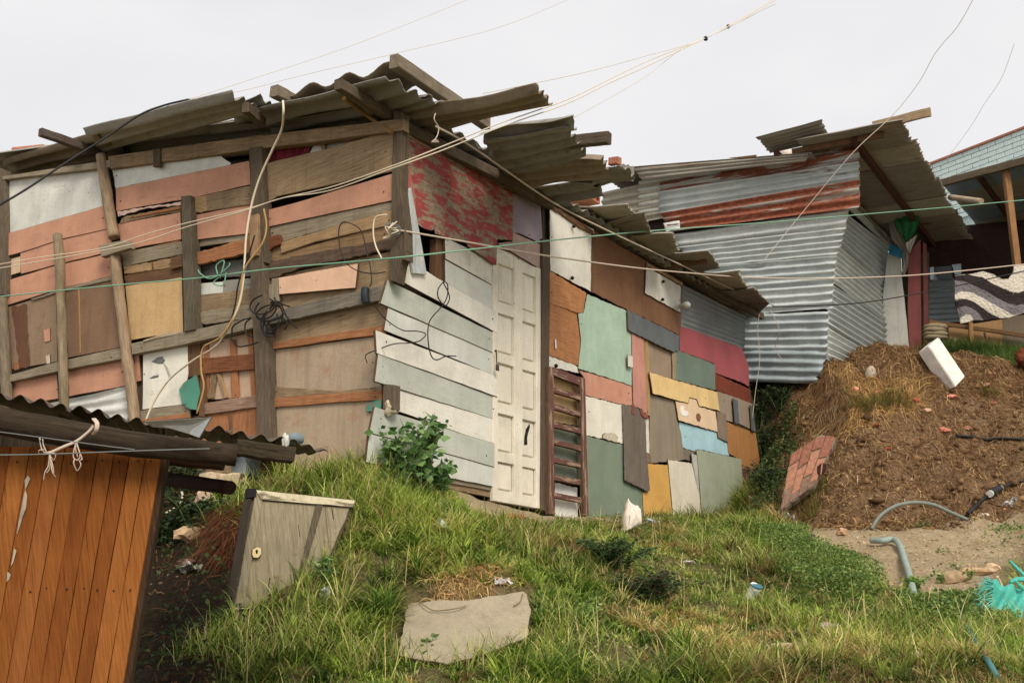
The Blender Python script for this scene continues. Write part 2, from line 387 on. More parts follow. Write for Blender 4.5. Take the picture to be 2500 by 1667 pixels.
SALMON = paint((208, 148, 116), .3, (156, 118, 92), stain=.5); WHITEP = paint((218, 219, 208), .12, (150, 140, 120), stain=.35)
GREYW = wood((172, 158, 132), (116, 102, 80)); GREYB = wood((172, 146, 110), (112, 88, 60)); TANW = wood((196, 162, 114), (140, 106, 70))
ORANGEW = wood((196, 132, 82), (136, 84, 48)); BROWNW = wood((140, 102, 68), (84, 58, 40)); DARKW = wood((120, 104, 82), (68, 56, 44))
PLYG = wood((180, 154, 116), (134, 108, 76), .6); PLYT = fiber((205, 168, 112), (150, 100, 50)); FIBB = fiber((152, 124, 98), (96, 64, 44), .6); FIBG = fiber((178, 156, 128), (168, 96, 54), .7)
PEACH = paint((240, 192, 156), .05, (190, 140, 110), stain=.15); TEAL = paint((80, 160, 135), .5, (150, 130, 100))
POLE = wood((186, 160, 126), (126, 102, 78), .6); POSTD = wood((128, 112, 92), (78, 65, 52))
SIDW = paint((232, 226, 212), .08, (170, 160, 140), stain=.25); SIDG = paint((192, 196, 182), .12, (150, 145, 125), stain=.3); SIDL = paint((212, 214, 204), .1, (160, 150, 130), stain=.25)
DOORW = paint((236, 226, 206), .12, (170, 150, 120), stain=.3)
CEMENT = fiber((160, 156, 144), (92, 78, 60), .7); CEMENTD = fiber((138, 134, 124), (84, 68, 52), .7); CEMENTB = fiber((146, 130, 108), (98, 70, 48), .8)
ZINC = tin((190,194,188)); ZINCL = tin((222, 224, 216), .1); RUSTY = tin((170, 164, 152), .74, (146, 78, 50)); RUSTM = tin((176, 176, 166), .62, (130, 70, 46)); OLDTIN = tin((170, 162, 142), .32, (104, 64, 44), .7, .15); DARKTIN = tin((146, 138, 124), .34, (104, 66, 46), .8, .1)
BLACKR = plain((30, 30, 32), .5, .2); WHITEC = plain((222, 206, 178), .6, .1); GREENC = plain((110, 170, 140), .6, .15); YELC = plain((190, 150, 80), .6, .15); GREYC = plain((120, 124, 120), .6, .2)
CLAY = plain((182, 118, 90), .9, .4, .1, 26, .5); STONE = plain((150, 138, 120), .9, .45, .1, 18, .6)
EDGE = wood((122, 98, 72), (66, 50, 38)); EDGE.name = 'raw_shade_edge'
INNER = wood((80, 62, 48), (44, 34, 28))
# ------------------------------------------------------------------ terrain: heights measured at known places, smoothly joined
ctl = []
for p in ((905,1140),(1000,1165),(1105,1195),(1208,1219),(1340,1250),(1450,1262),(1560,1275),(1700,1287),(1860,1297)): ctl.append(PR.hit(p, .02))
for p in ((900,1130),(820,1152),(720,1158),(640,1172),(560,1186),(400,1200),(200,1232),(0,1255)): ctl.append(PL.hit(p, .02))
for s_, n_ in ((1.5, -1.5), (4, -1.5), (6.5, -1.5), (2, -4), (5, -4)):
    q = CORNER + RD * s_ + ND * n_; ctl.append(Vector((q.x, q.y, 2.35)))
for a in ((1000,1240,7.4),(1000,1320,6.95),(1250,1300,8.0),(1250,1380,7.1),(1150,1450,6.5),(1130,1610,6.05),(1250,1667,5.9),
          (1500,1330,8.6),(1500,1450,7.2),(1500,1580,6.4),(1500,1667,5.95),(1750,1350,9.3),(1750,1500,7.4),(1750,1667,6.0),
          (2000,1400,8.8),(2000,1520,7.3),(2000,1667,6.0),(2180,1345,9.8),(2400,1335,9.8),(2250,1420,8.6),(2450,1420,8.6),
          (2250,1550,7.2),(2480,1550,7.2),(2480,1667,6.0),(2050,1285,10.7),(2300,1285,10.7),(2500,1260,10.7),(2050,1150,12.0),
          (2300,1150,12.0),(2480,1150,12.2),(2050,1000,13.4),(2300,1000,13.3),(2480,1000,13.4),(2060,915,14.0),(2200,885,14.3),
          (2300,900,14.1),(2400,925,13.9),(2490,938,13.8),(2420,890,15.6),(2480,858,16.6),(2300,860,16.5),(2350,850,18.5),
          (1850,1262,12.9),(1895,1200,12.9),(1930,1285,11.6),(1990,945,14.25),(1960,965,14.3),(1900,975,14.8),(1845,985,15.2),(1930,1055,13.9),(1960,1110,13.1),(1895,1125,13.6),(1760,1000,16.5),
          (600,1260,7.5),(850,1250,7.2),(850,1400,6.6),(850,1560,6.15),(700,1560,6.25),(850,1667,5.75),(630,1512,6.55),(760,1500,6.45),(600,1667,5.7),
          (450,1500,6.8),(450,1667,5.7),(350,1667,5.6),(480,1330,7.7),(500,1205,8.6),(400,1190,9.0),(420,1380,7.5)):
    ctl.append(at(*a))
for a in ((0,0,0),(-3,0,-.2),(3,0,0),(0,3,.45),(3,3,.5),(-3,3,.3),(-1.8,4.3,.45),(-3.2,5.5,.9),(-5,6,1.0),(-5,8.5,2.0),(6,3,.6),(9,6,1.3),(9,9,2.2),(9,12,3.4),(10,15,4.3),
          (-10,20,4.0),(0,20,4.5),(10,22,5.0),(0,40,8),(-30,40,5),(30,40,10),(25,14,5),(15,9,3),(-15,10,1.6),(-15,0,-.3),(18,0,1),(0,-12,-2),(-30,-12,-2),(30,-12,-1),(0,120,16),(-90,120,10),(90,120,18)):
    ctl.append(Vector(a))
_c = np.array([tuple(p) for p in ctl]); _n = len(_c)
_d = np.sqrt(((_c[:, None, :2] - _c[None, :, :2]) ** 2).sum(-1))
_A = np.zeros((_n + 3, _n + 3)); _A[:_n, :_n] = _d - np.eye(_n) * .04; _A[:_n, _n] = 1; _A[:_n, _n + 1:] = _c[:, :2]; _A[_n, :_n] = 1; _A[_n + 1:, :_n] = _c[:, :2].T
_w = np.linalg.solve(_A, np.concatenate([_c[:, 2], np.zeros(3)]))
def vnoise(x, y, f, seed):
    """cheap smooth value noise for arrays"""
    x = np.asarray(x) * f + seed * 13.7; y = np.asarray(y) * f + seed * 7.3
    xi = np.floor(x).astype(np.int64); yi = np.floor(y).astype(np.int64); u = x - xi; v = y - yi; u = u * u * (3 - 2 * u); v = v * v * (3 - 2 * v)
    h = lambda a, b: (np.sin(a * 127.1 + b * 311.7 + seed * 74.7) * 43758.5453) % 1.0
    return (h(xi, yi) * (1 - u) + h(xi + 1, yi) * u) * (1 - v) + (h(xi, yi + 1) * (1 - u) + h(xi + 1, yi + 1) * u) * v
def base_h(X, Y):
    X = np.asarray(X, float); Y = np.asarray(Y, float); out = np.zeros(X.shape)
    f = X.ravel(); g = Y.ravel(); o = np.zeros(f.shape)
    for i in range(0, len(f), 20000):
        q = np.sqrt((f[i:i+20000, None] - _c[None, :, 0]) ** 2 + (g[i:i+20000, None] - _c[None, :, 1]) ** 2)
        o[i:i+20000] = q @ _w[:_n] + _w[_n] + f[i:i+20000] * _w[_n+1] + g[i:i+20000] * _w[_n+2]
    return o.reshape(X.shape)
gx = np.concatenate([np.linspace(-90, -9, 14), np.arange(-8.5, -5.0, .5), np.arange(-5.0, 10.0, .07), np.arange(10, 14, .5), np.linspace(14.5, 90, 14)])
gy = np.concatenate([np.linspace(-30, 1, 12), np.arange(1.5, 4.5, .4), np.arange(4.6, 18.0, .07), np.arange(18.2, 26, .6), np.linspace(27, 130, 16)])
GX, GY = np.meshgrid(gx, gy); GZ = base_h(GX, GY)
def poly_mask(X, Y, P):
    ins = np.zeros(np.shape(X), bool); n = len(P)
    for i in range(n):
        x1, y1 = P[i][0], P[i][1]; x2, y2 = P[(i + 1) % n][0], P[(i + 1) % n][1]
        if y1 == y2: continue
        c = ((y1 > Y) != (y2 > Y)) & (X < (x2 - x1) * (Y - y1) / (y2 - y1) + x1); ins ^= c
    return ins
def gz(X, Y):
    """ground height at arrays of places, from the grid"""
    X = np.asarray(X, float); Y = np.asarray(Y, float)
    i = np.clip(np.searchsorted(gx, X) - 1, 0, len(gx) - 2); j = np.clip(np.searchsorted(gy, Y) - 1, 0, len(gy) - 2)
    u = (X - gx[i]) / (gx[i + 1] - gx[i]); v = (Y - gy[j]) / (gy[j + 1] - gy[j])
    return (GZ[j, i] * (1 - u) + GZ[j, i + 1] * u) * (1 - v) + (GZ[j + 1, i] * (1 - u) + GZ[j + 1, i + 1] * u) * v
def ground_hit(p, y0=4.6, y1=24.0):
    d = ray(*p); Y = np.arange(y0, y1, .02); t = Y / d.y
    z = CAMZ + d.z * t; X = d.x * t; b = np.nonzero(z < gz(X, Y))[0]
    k = b[0] if len(b) else len(Y) - 1
    return Vector((X[k], Y[k], float(gz(X[k], Y[k]))))
def zone(c, pts): return [ground_hit(px(c, p)) for p in pts]
# zones of the ground, outlined where they lie
Z_SAND = zone('X', [(1870,1300),(1960,1295),(2120,1282),(2300,1288),(2500,1245),(2500,1360),(2440,1400),(2450,1450),(2330,1480),(2240,1475),(2150,1430),(2050,1370),(1950,1335)])
Z_SOIL = zone('X', [(1880,1280),(1930,1240),(1880,1180),(1930,1000)]) + [Vector(p) for p in ((3.3,14.8,0),(4.0,15.2,0),(5.0,16.2,0),(6.3,16.2,0),(6.6,14.9,0),(8.0,14.5,0))] + zone('X', [(2500,945),(2500,1255),(2300,1300),(2080,1300)])
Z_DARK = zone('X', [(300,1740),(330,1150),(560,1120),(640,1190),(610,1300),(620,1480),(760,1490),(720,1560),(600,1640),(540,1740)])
Z_STEP = [PR.hit(p, o) for p, o in (((1105,1196),-.1),((1350,1250),-.1),((1500,1268),-.1),((1500,1268),.30),((1350,1250),.42),((1180,1212),.45),((1105,1196),.3))]
Z_DRY = zone('X', [(1060,1415),(1130,1405),(1200,1400),(1230,1435),(1150,1448),(1070,1452)])
def soft(P, r=.12):
    m = poly_mask(GX, GY, P).astype(float); cx = np.mean([p[0] for p in P]); cy = np.mean([p[1] for p in P])
    for k in range(4):
        w = np.zeros_like(m); a = k * 1.57
        w = poly_mask(GX + r * math.cos(a) + .15 * (vnoise(GX, GY, 3, k) - .5), GY + r * math.sin(a) + .15 * (vnoise(GX, GY, 3, k + 5) - .5), P); m = m + w
    return m / 5
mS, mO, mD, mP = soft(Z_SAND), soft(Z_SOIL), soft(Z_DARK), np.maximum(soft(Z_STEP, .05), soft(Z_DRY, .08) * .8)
GZ = GZ + (vnoise(GX, GY, 1.4, 1) - .5) * .10 + (vnoise(GX, GY, 4, 2) - .5) * .055 + (vnoise(GX, GY, 11, 3) - .5) * (.015 + .045 * mO + .02 * mD)
GZ = GZ + mO * ((vnoise(GX, GY, 7, 8) - .5) * .10 + (np.abs(vnoise(GX, GY, 1.8, 18) - .5) - .2) * .45 + (np.abs(vnoise(GX, GY, 3.7, 19) - .5) - .2) * .2) + mS * ((np.sin(GY * 6 + GX * 2 + 5 * vnoise(GX, GY, 1.2, 4)) * .03 + (vnoise(GX, GY, 6, 14) - .5) * .05))
_sl = poly_mask(GX, GY, [(p[0], p[1]) for p in zone('Q', [(190,900),(1190,820),(1200,1230),(560,1430),(180,1350)])])
_pz = CAMZ; _so = at(1120, 1535, 6.28); _sn = Vector((0.03, -.56, .83)).normalized()
_plz = _so.z - ((GX - _so.x) * _sn.x + (GY - _so.y) * _sn.y) / _sn.z
GZ = np.where(_sl, np.minimum(GZ, _plz - .035), GZ)
# bare ledge under the door wall stays below the boards
_s = (GX - CORNER.x) * RD.x + (GY - CORNER.y) * RD.y; _n2 = (GX - CORNER.x) * ND.x + (GY - CORNER.y) * ND.y
GZ = np.where((_s > 1.3) & (_s < 6.8) & (_n2 > -3) & (_n2 < .12), np.minimum(GZ, 2.05 + .02 * _s), GZ)
nx_, ny_ = len(gx), len(gy)
me = bpy.data.meshes.new('ground'); V = np.stack([GX, GY, GZ], -1).reshape(-1, 3)
I = np.arange(nx_ * ny_).reshape(ny_, nx_); Q4 = np.stack([I[:-1, :-1], I[:-1, 1:], I[1:, 1:], I[1:, :-1]], -1).reshape(-1, 4)
me.vertices.add(len(V)); me.vertices.foreach_set('co', V.ravel().astype(np.float32))
me.loops.add(Q4.size); me.loops.foreach_set('vertex_index', Q4.ravel().astype(np.int32))
me.polygons.add(len(Q4)); me.polygons.foreach_set('loop_start', np.arange(0, Q4.size, 4, dtype=np.int32)); me.polygons.foreach_set('loop_total', np.full(len(Q4), 4, np.int32))
me.update(); me.polygons.foreach_set('use_smooth', np.ones(len(Q4), bool))
at_ = me.color_attributes.new('zones', 'FLOAT_COLOR', 'POINT')
at_.data.foreach_set('color', np.stack([mS, mO, mD, mP], -1).reshape(-1).astype(np.float32))
t = NT('earth'); a = t.n('ShaderNodeAttribute'); a.attribute_name = 'zones'; sp = t.n('ShaderNodeSeparateColor'); t.l(a.outputs['Color'], sp.inputs[0])
co = t.coord(rnd=False); n1 = t.noise(co, 5, 8, .7); n2 = t.noise(co, 40, 6, .7); n3 = t.noise(co, 1.3, 4, .6)
turf = t.ramp(n2, .3, .72, lin((92, 82, 50)), lin((160, 142, 94)))
soil = t.mix(t.ramp(n1, .35, .68), t.ramp(n2, .3, .7, lin((100, 72, 46)), lin((152, 114, 76))), t.ramp(n2, .3, .7, lin((124, 96, 68)), lin((178, 144, 106))))
sand = t.mix(t.ramp(n1, .35, .7), t.ramp(n2, .3, .75, lin((160, 136, 102)), lin((200, 174, 134))), t.ramp(n2, .3, .75, lin((198, 172, 132)), lin((230, 208, 168))))
dark = t.ramp(n2, .3, .75, lin((36, 29, 22)), lin((76, 61, 45)))  # hollow soil, with the shed's shade painted into its dark colour
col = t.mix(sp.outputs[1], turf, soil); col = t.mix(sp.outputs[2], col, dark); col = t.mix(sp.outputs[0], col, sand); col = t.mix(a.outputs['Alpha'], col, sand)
t.bump(t.noise(co, 22, 9, .8), 1.0, .05); t.fin(col, .95, .1); me.materials.append(t.m)
ground = put(bpy.data.objects.new('ground', me)); ground['kind'] = 'structure'
# ------------------------------------------------------------------ the patchwork house
house = thing('patchwork_house', 'shack patched together from salmon, white, green and red boards, with a panelled white door', 'house', CORNER + Vector((0, 0, 2.3)))
def L(c, pts, off, mat, name='board', **k): return piece(name, PL, c, pts, off, mat, house, **k)
def Rr(c, pts, off, mat, name='board', **k): return piece(name, PR, c, pts, off, mat, house, **k)
# dark sheets added so gaps look shaded, and the two walls turned away
def slab_wall(s0, s1, n0, n1, z0, z1, mat):
    P = [CORNER + RD * s + ND * n for s, n in ((s0, n0), (s1, n0), (s1, n1), (s0, n1))]
    Vv = [(p.x, p.y, z0) for p in P] + [(p.x, p.y, z1 - .105 * n) for p, n in zip(P, (n0, n0, n1, n1))]
    mesh_obj('backing', Vv, [(3,2,1,0),(4,5,6,7),(0,1,5,4),(1,2,6,5),(2,3,7,6),(3,0,4,7)], mat, None, house)
slab_wall(.30, .33, -4.9, -.2, 1.9, 4.75, INNER); slab_wall(.33, 7.2, -.30, -.27, 1.9, 4.80, INNER)
slab_wall(7.2, 7.24, -4.9, -.03, 1.9, 4.9, GREYB); slab_wall(.1, 7.2, -4.96, -4.9, 1.9, 4.9, GREYB)
# --- plank wall
L('A', [(40,790),(860,695),(885,1012),(55,1250),(35,1240)], 0, WHITEP, 'panel', th=.006)
L('A', [(905,660),(1260,630),(1790,560),(1830,620),(1900,668),(1885,692),(945,875)], .004, WHITEP, 'panel', th=.006, jag=.004)
L('A', [(945,872),(2045,648),(2068,842),(1590,952),(950,1062)], .01, SALMON)
L('A', [(2140,640),(2192,632),(2185,825),(2162,830)], .01, SALMON)
L('A', [(20,1254),(880,1005),(895,1202),(500,1292),(230,1382),(25,1440)], .012, SALMON)
L('A', [(168,1402),(440,1312),(900,1198),(925,1390),(520,1485),(172,1576)], .004, SALMON)
L('A', [(25,1465),(170,1428),(172,1562),(30,1604)], -.01, paint((220, 186, 150), .2))
L('B', [(20,298),(440,165),(925,52),(938,242),(520,347),(15,500)], -.004, SALMON)
L('A', [(965,1165),(1482,1068),(1488,1292),(1180,1347),(1000,1392)], .01, SALMON)
L('A', [(1575,1095),(2060,998),(2065,1242),(1590,1300)], .01, SALMON)
L('C', [(262,1062),(560,985),(1350,748),(1350,970),(275,1200)], .012, SALMON)
L('A', [(960,1062),(1482,983),(1482,1012),(1200,1040),(970,1108)], .02, paint((226, 190, 172), .3), jag=.006)
L('A', [(1000,1118),(1040,1100),(1482,1012),(1482,1062),(1200,1112),(980,1166)], .012, GREYB, jag=.004)
L('A', [(1055,1112),(1300,1052),(1482,1020),(1482,1042),(1050,1120)], .022, ORANGEW)
L('A', [(1640,938),(2065,848),(2065,1002),(1690,1062),(1690,990)], .018, GREYB)
L('A', [(1555,958),(1690,930),(1695,1060),(1590,1075)], .022, TANW, jag=.005)
L('C', [(262,682),(310,665),(870,532),(1350,388),(1350,730),(390,938),(262,1026)], .006, PLYG, 'panel', grain=10)
L('C', [(650,600),(712,478),(770,470),(790,560),(760,590)], -.05, WHITEP, 'panel')
L('C', [(780,555),(800,470),(1030,425),(1350,380),(1350,420),(880,535)], -.06, paint((205, 198, 180), .2), 'panel')
L('C', [(745,470),(775,465),(785,580),(755,585)], -.03, GREYB)
L('C', [(870,538),(1000,480),(1250,400),(1345,385),(1345,440),(1000,520)], -.035, paint((196, 120, 112), .5), 'strip')
L('C', [(265,1202),(1345,978),(1345,1050),(700,1235),(430,1312),(265,1345)], -.002, GREYW, jag=.004)
L('C', [(420,1318),(900,1175),(1345,1046),(1345,1165),(700,1312),(425,1408)], .006, TANW)
L('C', [(265,1345),(420,1320),(430,1402),(1345,1160),(1345,1300),(300,1490),(265,1490)], -.01, wood((170, 136, 94), (116, 88, 58)))
L('C', [(262,1490),(700,1395),(1340,1288),(1340,1372),(900,1460),(560,1530),(380,1600),(262,1625)], .02, wood((120, 98, 78), (70, 54, 44), .8), jag=.008, th=.03)
L('D', [(290,330),(420,240),(1340,40),(1330,360),(1280,690),(305,820)], -.02, PLYG, 'panel', grain=8)
L('D', [(405,262),(640,215),(1052,143),(1050,180),(1032,346),(410,400)], .03, PEACH)
L('D', [(283,322),(342,315),(345,270),(405,258),(405,452),(298,462)], .025, GREYW)
L('D', [(305,862),(1250,735),(1250,1165),(330,1258)], -.012, FIBG, 'panel', grain=5)
L('D', [(303,802),(1275,652),(1275,722),(760,790),(310,857)], .012, ORANGEW)
L('D', [(325,1246),(1250,1185),(1250,1262),(900,1282),(680,1300),(335,1328)], .014, ORANGEW, jag=.003)
L('D', [(345,1150),(900,1190),(1250,1150),(1250,1188),(335,1250)], .004, GREYB)
L('X', [(655,985),(700,990),(935,962),(945,1020),(905,1062),(893,1106),(850,1142),(817,1157),(770,1170),(762,1154),(735,1150),(710,1144),(716,1108),(650,1066)], -.008, FIBG, 'panel', grain=80, jag=.006)
L('D', [(1118,1292),(1250,1255),(1242,1362),(1130,1362)], .012, TEAL, jag=.005)
L('D', [(1258,1130),(1352,1140),(1352,1340),(1258,1340)], .05, POSTD, 'post', th=.07)
L('B', [(20,516),(270,440),(462,393),(470,948),(60,1022)], -.006, FIBB, 'panel', grain=90)
L('B', [(528,360),(932,268),(995,832),(550,920)], -.002, fiber((138, 106, 80), (100, 68, 46), .5), 'panel', grain=90)
L('B', [(636,350),(648,348),(662,880),(652,885)], .002, wood((190, 150, 90), (150, 110, 60)), 'strip', th=.004)
L('B', [(250,436),(460,368),(530,343),(938,242),(938,276),(530,367),(270,447)], .01, GREYW, 'strip')
L('B', [(355,692),(410,673),(412,780),(365,792)], -.001, SALMON, 'patch', th=.005)
L('B', [(372,902),(410,890),(412,962),(382,972)], -.001, paint((215, 200, 180), .2), 'patch', th=.005)
L('B', [(105,962),(150,950),(155,1012),(115,1022)], -.001, ORANGEW, 'patch', th=.005)
L('B', [(90,500),(215,475),(238,990),(160,1008),(120,700)], -.0015, fiber((112, 76, 54), (84, 52, 36), .6), 'stain_patch', th=.003, jag=.01)
L('B', [(1025,330),(1495,256),(1505,705),(1068,775)], .004, PLYT, 'panel', grain=5)
L('A', [(995,1400),(1250,1350),(1495,1306),(1495,1412),(1010,1516)], .006, GREYW)
L('A', [(1255,1345),(1470,1295),(1480,1312),(1258,1358)], .002, ORANGEW)
L('B', [(1012,172),(1250,132),(1405,98),(1405,180),(1020,232)], .004, TANW, jag=.004)
L('B', [(1240,140),(1250,135),(1255,185),(1245,190)], .012, BROWNW, 'strip')
L('B', [(1398,95),(1495,72),(1495,172),(1398,198)], .03, BROWNW, th=.04, jag=.006)
L('B', [(1015,242),(1495,158),(1495,258),(1028,332)], -.004, BROWNW)
L('A', [(1575,1300),(2065,1230),(2065,1292),(1640,1350),(1575,1350)], -.01, GREYW)
L('A', [(1570,1412),(1920,1308),(2065,1285),(2065,1390),(1870,1442),(1590,1506)], .022, ORANGEW, jag=.006, th=.03)
L('A', [(2155,1292),(2290,1252),(2300,1332),(2155,1396)], .022, wood((150, 88, 52), (84, 48, 30)), jag=.006, th=.03)
L('B', [(1615,310),(1832,292),(1832,386),(1622,412)], -.03, WHITEP, 'panel')
L('B', [(1830,285),(2070,262),(2070,362),(1830,388)], -.028, paint((150, 146, 136), .4), 'panel')
L('B', [(1600,190),(1625,160),(2060,95),(2060,250),(1640,270),(1605,300)], -.05, paint((110, 108, 104), .5, (60, 54, 48)), 'film', jag=.004)
L('B', [(1585,418),(2075,346),(2075,482),(1595,555)], -.006, GREYB)
L('B', [(1585,552),(2075,478),(2075,592),(1680,645),(1600,622)], .0, GREYW, jag=.004)
L('B', [(1172,888),(1540,812),(1548,1050),(1495,1302),(1168,1344)], .0, paint((240, 234, 216), .02, stain=.1), 'panel')
SMUDGE = plain((120, 122, 120), .9, .4, .05, 30, .1)
L('B', [(1240,950),(1290,915),(1330,905),(1350,940),(1335,965),(1300,968),(1270,960)], .004, SMUDGE, 'paint_mark', th=.002, jag=.004)
L('B', [(1225,1085),(1262,1062),(1300,1058),(1300,1072),(1262,1085)], .004, SMUDGE, 'paint_mark', th=.002, jag=.003)
L('B', [(1340,960),(1375,1000),(1395,1060),(1388,1090),(1378,1060),(1355,1000)], .004, plain((176, 172, 158), .9, .3, .05, 30, .1), 'paint_mark', th=.002, jag=.002)
L('B', [(85,1128),(465,1050),(478,1252),(290,1288),(95,1330)], .0, SALMON)
L('B', [(548,1032),(1012,928),(1025,1148),(560,1238)], .0, SALMON)
L('B', [(1080,905),(1140,888),(1158,1106),(1100,1122)], .002, SALMON)
corr_px('tin_sheet', PL, 'B', [(250,1330),(1060,1150),(1060,1440),(250,1480)], -.03, .09, .012, ZINCL, house, seg=6, runs=6, dent=.01)
L('B', [(1105,905),(1175,885),(1175,1350),(1115,1360)], -.03, DARKW)
L('B', [(1540,812),(1645,788),(1635,1060),(1545,1080)], -.004, BROWNW, grain=90)
L('B', [(1640,1040),(1660,1035),(1665,1400),(1630,1400)], .03, BROWNW, 'stud', th=.05)
L('B', [(1465,1180),(1500,1130),(1612,1052),(1645,1200),(1612,1346),(1560,1342),(1490,1292)], .025, TEAL, jag=.008, grain=60)
L('B', [(1655,800),(2080,700),(2105,1242),(1665,1265)], -.03, fiber((205, 172, 142), (160, 100, 60), .3), 'panel', grain=90)
L('B', [(1878,770),(1922,768),(1962,1242),(1898,1252)], -.01, ORANGEW, grain=92)
L('B', [(2026,712),(2068,700),(2100,1240),(2060,1244)], -.01, ORANGEW, grain=92)
L('B', [(1668,815),(1705,800),(1715,1240),(1668,1255)], -.012, ORANGEW, grain=92)
L('B', [(1735,1060),(1775,1050),(1750,1250),(1700,1256)], -.008, GREYB, grain=100)
L('B', [(1770,1045),(1800,1045),(1870,1245),(1840,1250)], -.006, TANW, grain=75)
L('B', [(1645,920),(2085,886),(2090,1012),(1655,1050)], .006, wood((160, 100, 58), (104, 62, 38)))
L('B', [(1115,1358),(1500,1298),(1555,1340),(1545,1440),(1120,1480)], .008, GREYW)
L('B', [(1130,1425),(1540,1370),(1545,1410),(1130,1450)], .014, ORANGEW, 'strip')
L('B', [(1655,1292),(2105,1222),(2108,1322),(1660,1385)], .012, wood((180, 150, 126), (120, 84, 64)))
L('B', [(1655,1382),(2110,1320),(2125,1620),(1655,1620)], -.01, ORANGEW, grain=90)
L('B', [(1870,1380),(1900,1378),(1910,1600),(1880,1600)], .0, BROWNW, 'strip', grain=90)
for q in ([(-40,985),(330,960),(332,1090),(-40,1120)],[(320,1020),(600,1010),(604,1085),(322,1100)],[(-40,1118),(330,1088),(332,1200),(-40,1250)],[(322,1098),(560,1088),(562,1170),(324,1198)]): L('X', q, -.05, GREYB, 'skirt_board')
# rails, posts and poles
L('B', [(-30,1090),(460,953),(995,833),(1000,925),(550,1012),(-30,1142)], .055, GREYW, 'rail', th=.05)
L('B', [(1072,802),(1500,708),(2160,563),(2178,652),(1500,812),(1082,892)], .06, GREYW, 'rail', th=.06)
L('D', [(260,585),(500,502),(900,400),(1265,328),(1252,442),(860,530),(340,642),(250,660)], .05, wood((148, 138, 122), (88, 80, 70)), 'rail', th=.06, jag=.004)
L('B', [(1175,775),(1340,720),(1500,702),(1490,718),(1180,788)], .065, wood((205, 190, 160), (150, 128, 96)), 'strip')
pole = lambda pts, r, off, mat=POLE: tube('post', [PL.hit(p, off) for p in pts], r, mat, house, 12, 5, .16)
pole([(247,380),(254,430),(262,480),(270,530),(279,580)], .047, .05); pole([(281,620),(286,680),(294,740),(302,800),(312,880),(322,960),(330,1040)], .045, .055)
pole([(140,573),(146,640),(148,720),(152,800),(154,900),(158,1020)], [.04, .043, .038, .042, .04, .04], .10, wood((166, 148, 116), (110, 94, 70), .6))
pole([(2,730),(8,800),(12,880),(20,1000)], .05, .06, wood((150, 134, 110), (96, 84, 66), .6))
L('X', [(-30,400),(12,415),(14,720),(-30,720)], .05, POSTD, 'post', th=.06)
L('A', [(1480,936),(1556,930),(1580,1540),(1588,1900),(1600,2030),(1512,2050),(1500,1600)], .08, wood((122, 112, 92), (74, 66, 52)), 'post', th=.09)
L('A', [(2040,540),(2142,528),(2165,1100),(2180,1480),(2062,1490),(2055,1080)], .07, wood((120, 104, 84), (76, 64, 50)), 'post', th=.09)
L('B', [(2045,40),(2150,40),(2185,560),(2215,1500),(2218,1640),(2112,1640),(2085,900)], .074, POSTD, 'post', th=.09)
L('A', [(2040,1102),(2112,1080),(2112,1420),(2050,1442)], .10, wood((186, 150, 110), (134, 100, 70)), 'cleat', th=.03, jag=.005)
L('C', [(1345,235),(1422,255),(1405,880),(1440,1200),(1446,1460),(1318,1460),(1325,1200),(1330,800)], .03, wood((116, 100, 80), (72, 60, 48)), 'post', th=.09)
L('D', [(1318,40),(1446,40),(1400,150),(1372,300),(1308,280)], .032, wood((116, 100, 80), (72, 60, 48)), 'post', th=.09)
L('A', [(20,775),(240,742),(830,648),(900,640),(900,700),(240,775),(20,802)], .05, GREYW, 'wall_plate', th=.06)
L('X', [(262,382),(380,365),(620,332),(985,290),(985,318),(620,365),(268,412)], .045, GREYB, 'wall_plate', th=.07)
L('A', [(1250,552),(1312,545),(1312,695),(1255,698)], .065, DARKW, 'block', th=.03)
L('A', [(800,1342),(1040,1293),(1072,1362),(830,1437)], .115, GREYW, 'cleat', th=.05)
# --- door wall: torn red sheet, lilac and pink sheets over the door
RED = peeling((166, 64, 64), (156, 136, 110), .487); REDS = paint((196, 100, 88), .5, (160, 134, 106), stain=.6)
Rr('C', [(1398,262),(1480,335),(1600,405),(1960,640),(2330,850),(2325,1300),(2200,1292),(2192,1502),(2160,1492),(1960,1352),(1932,1300),(1890,1310),(1830,1280),(1800,1290),(1760,1268),(1690,1250),(1682,1205),(1670,1222),(1600,1205),(1535,1160),(1485,905),(1405,900),(1388,700)], .03, RED, 'panel', grain=0, jag=.005, th=.006)
Rr('C', [(1395,640),(1450,560),(1480,700),(1520,900),(1540,1165),(1485,1080),(1480,900),(1405,905)], .034, REDS, 'panel', jag=.006, th=.003)
Rr('C', [(1410,905),(1492,868),(1560,1220),(1622,1580),(1510,1570),(1440,1150)], .055, tin((200, 206, 204), .02), 'strip', grain=90)
Rr('D', [(1700,-60),(1768,-60),(1768,310),(1692,265)], -.02, BROWNW, 'stud', th=.06)
Rr('D', [(1440,-160),(1480,-160),(1500,140),(1450,90)], -.03, BROWNW, 'stud', th=.06)
Rr('D', [(1765,-72),(1960,20),(2178,158),(2178,335),(1770,108)], .006, paint((226, 220, 204), .1), 'siding_board')
Rr('D', [(1765,112),(2172,332),(2185,545),(1768,310)], .0, SIDL, 'siding_board')
Rr('D', [(1368,78),(1432,84),(1705,262),(2192,535),(2200,718),(1348,262)], .028, SIDW, 'siding_board')
Rr('D', [(1295,278),(2188,722),(2195,893),(1238,472)], .014, SIDG, 'siding_board')
Rr('D', [(1300,505),(2192,886),(2175,1066),(1268,692)], .006, SIDL, 'siding_board')
Rr('D', [(1200,688),(2192,1066),(2200,1240),(1210,882)], .026, SIDW, 'siding_board')
Rr('D', [(1215,886),(2198,1242),(2190,1428),(1188,1112)], .018, SIDG, 'siding_board')
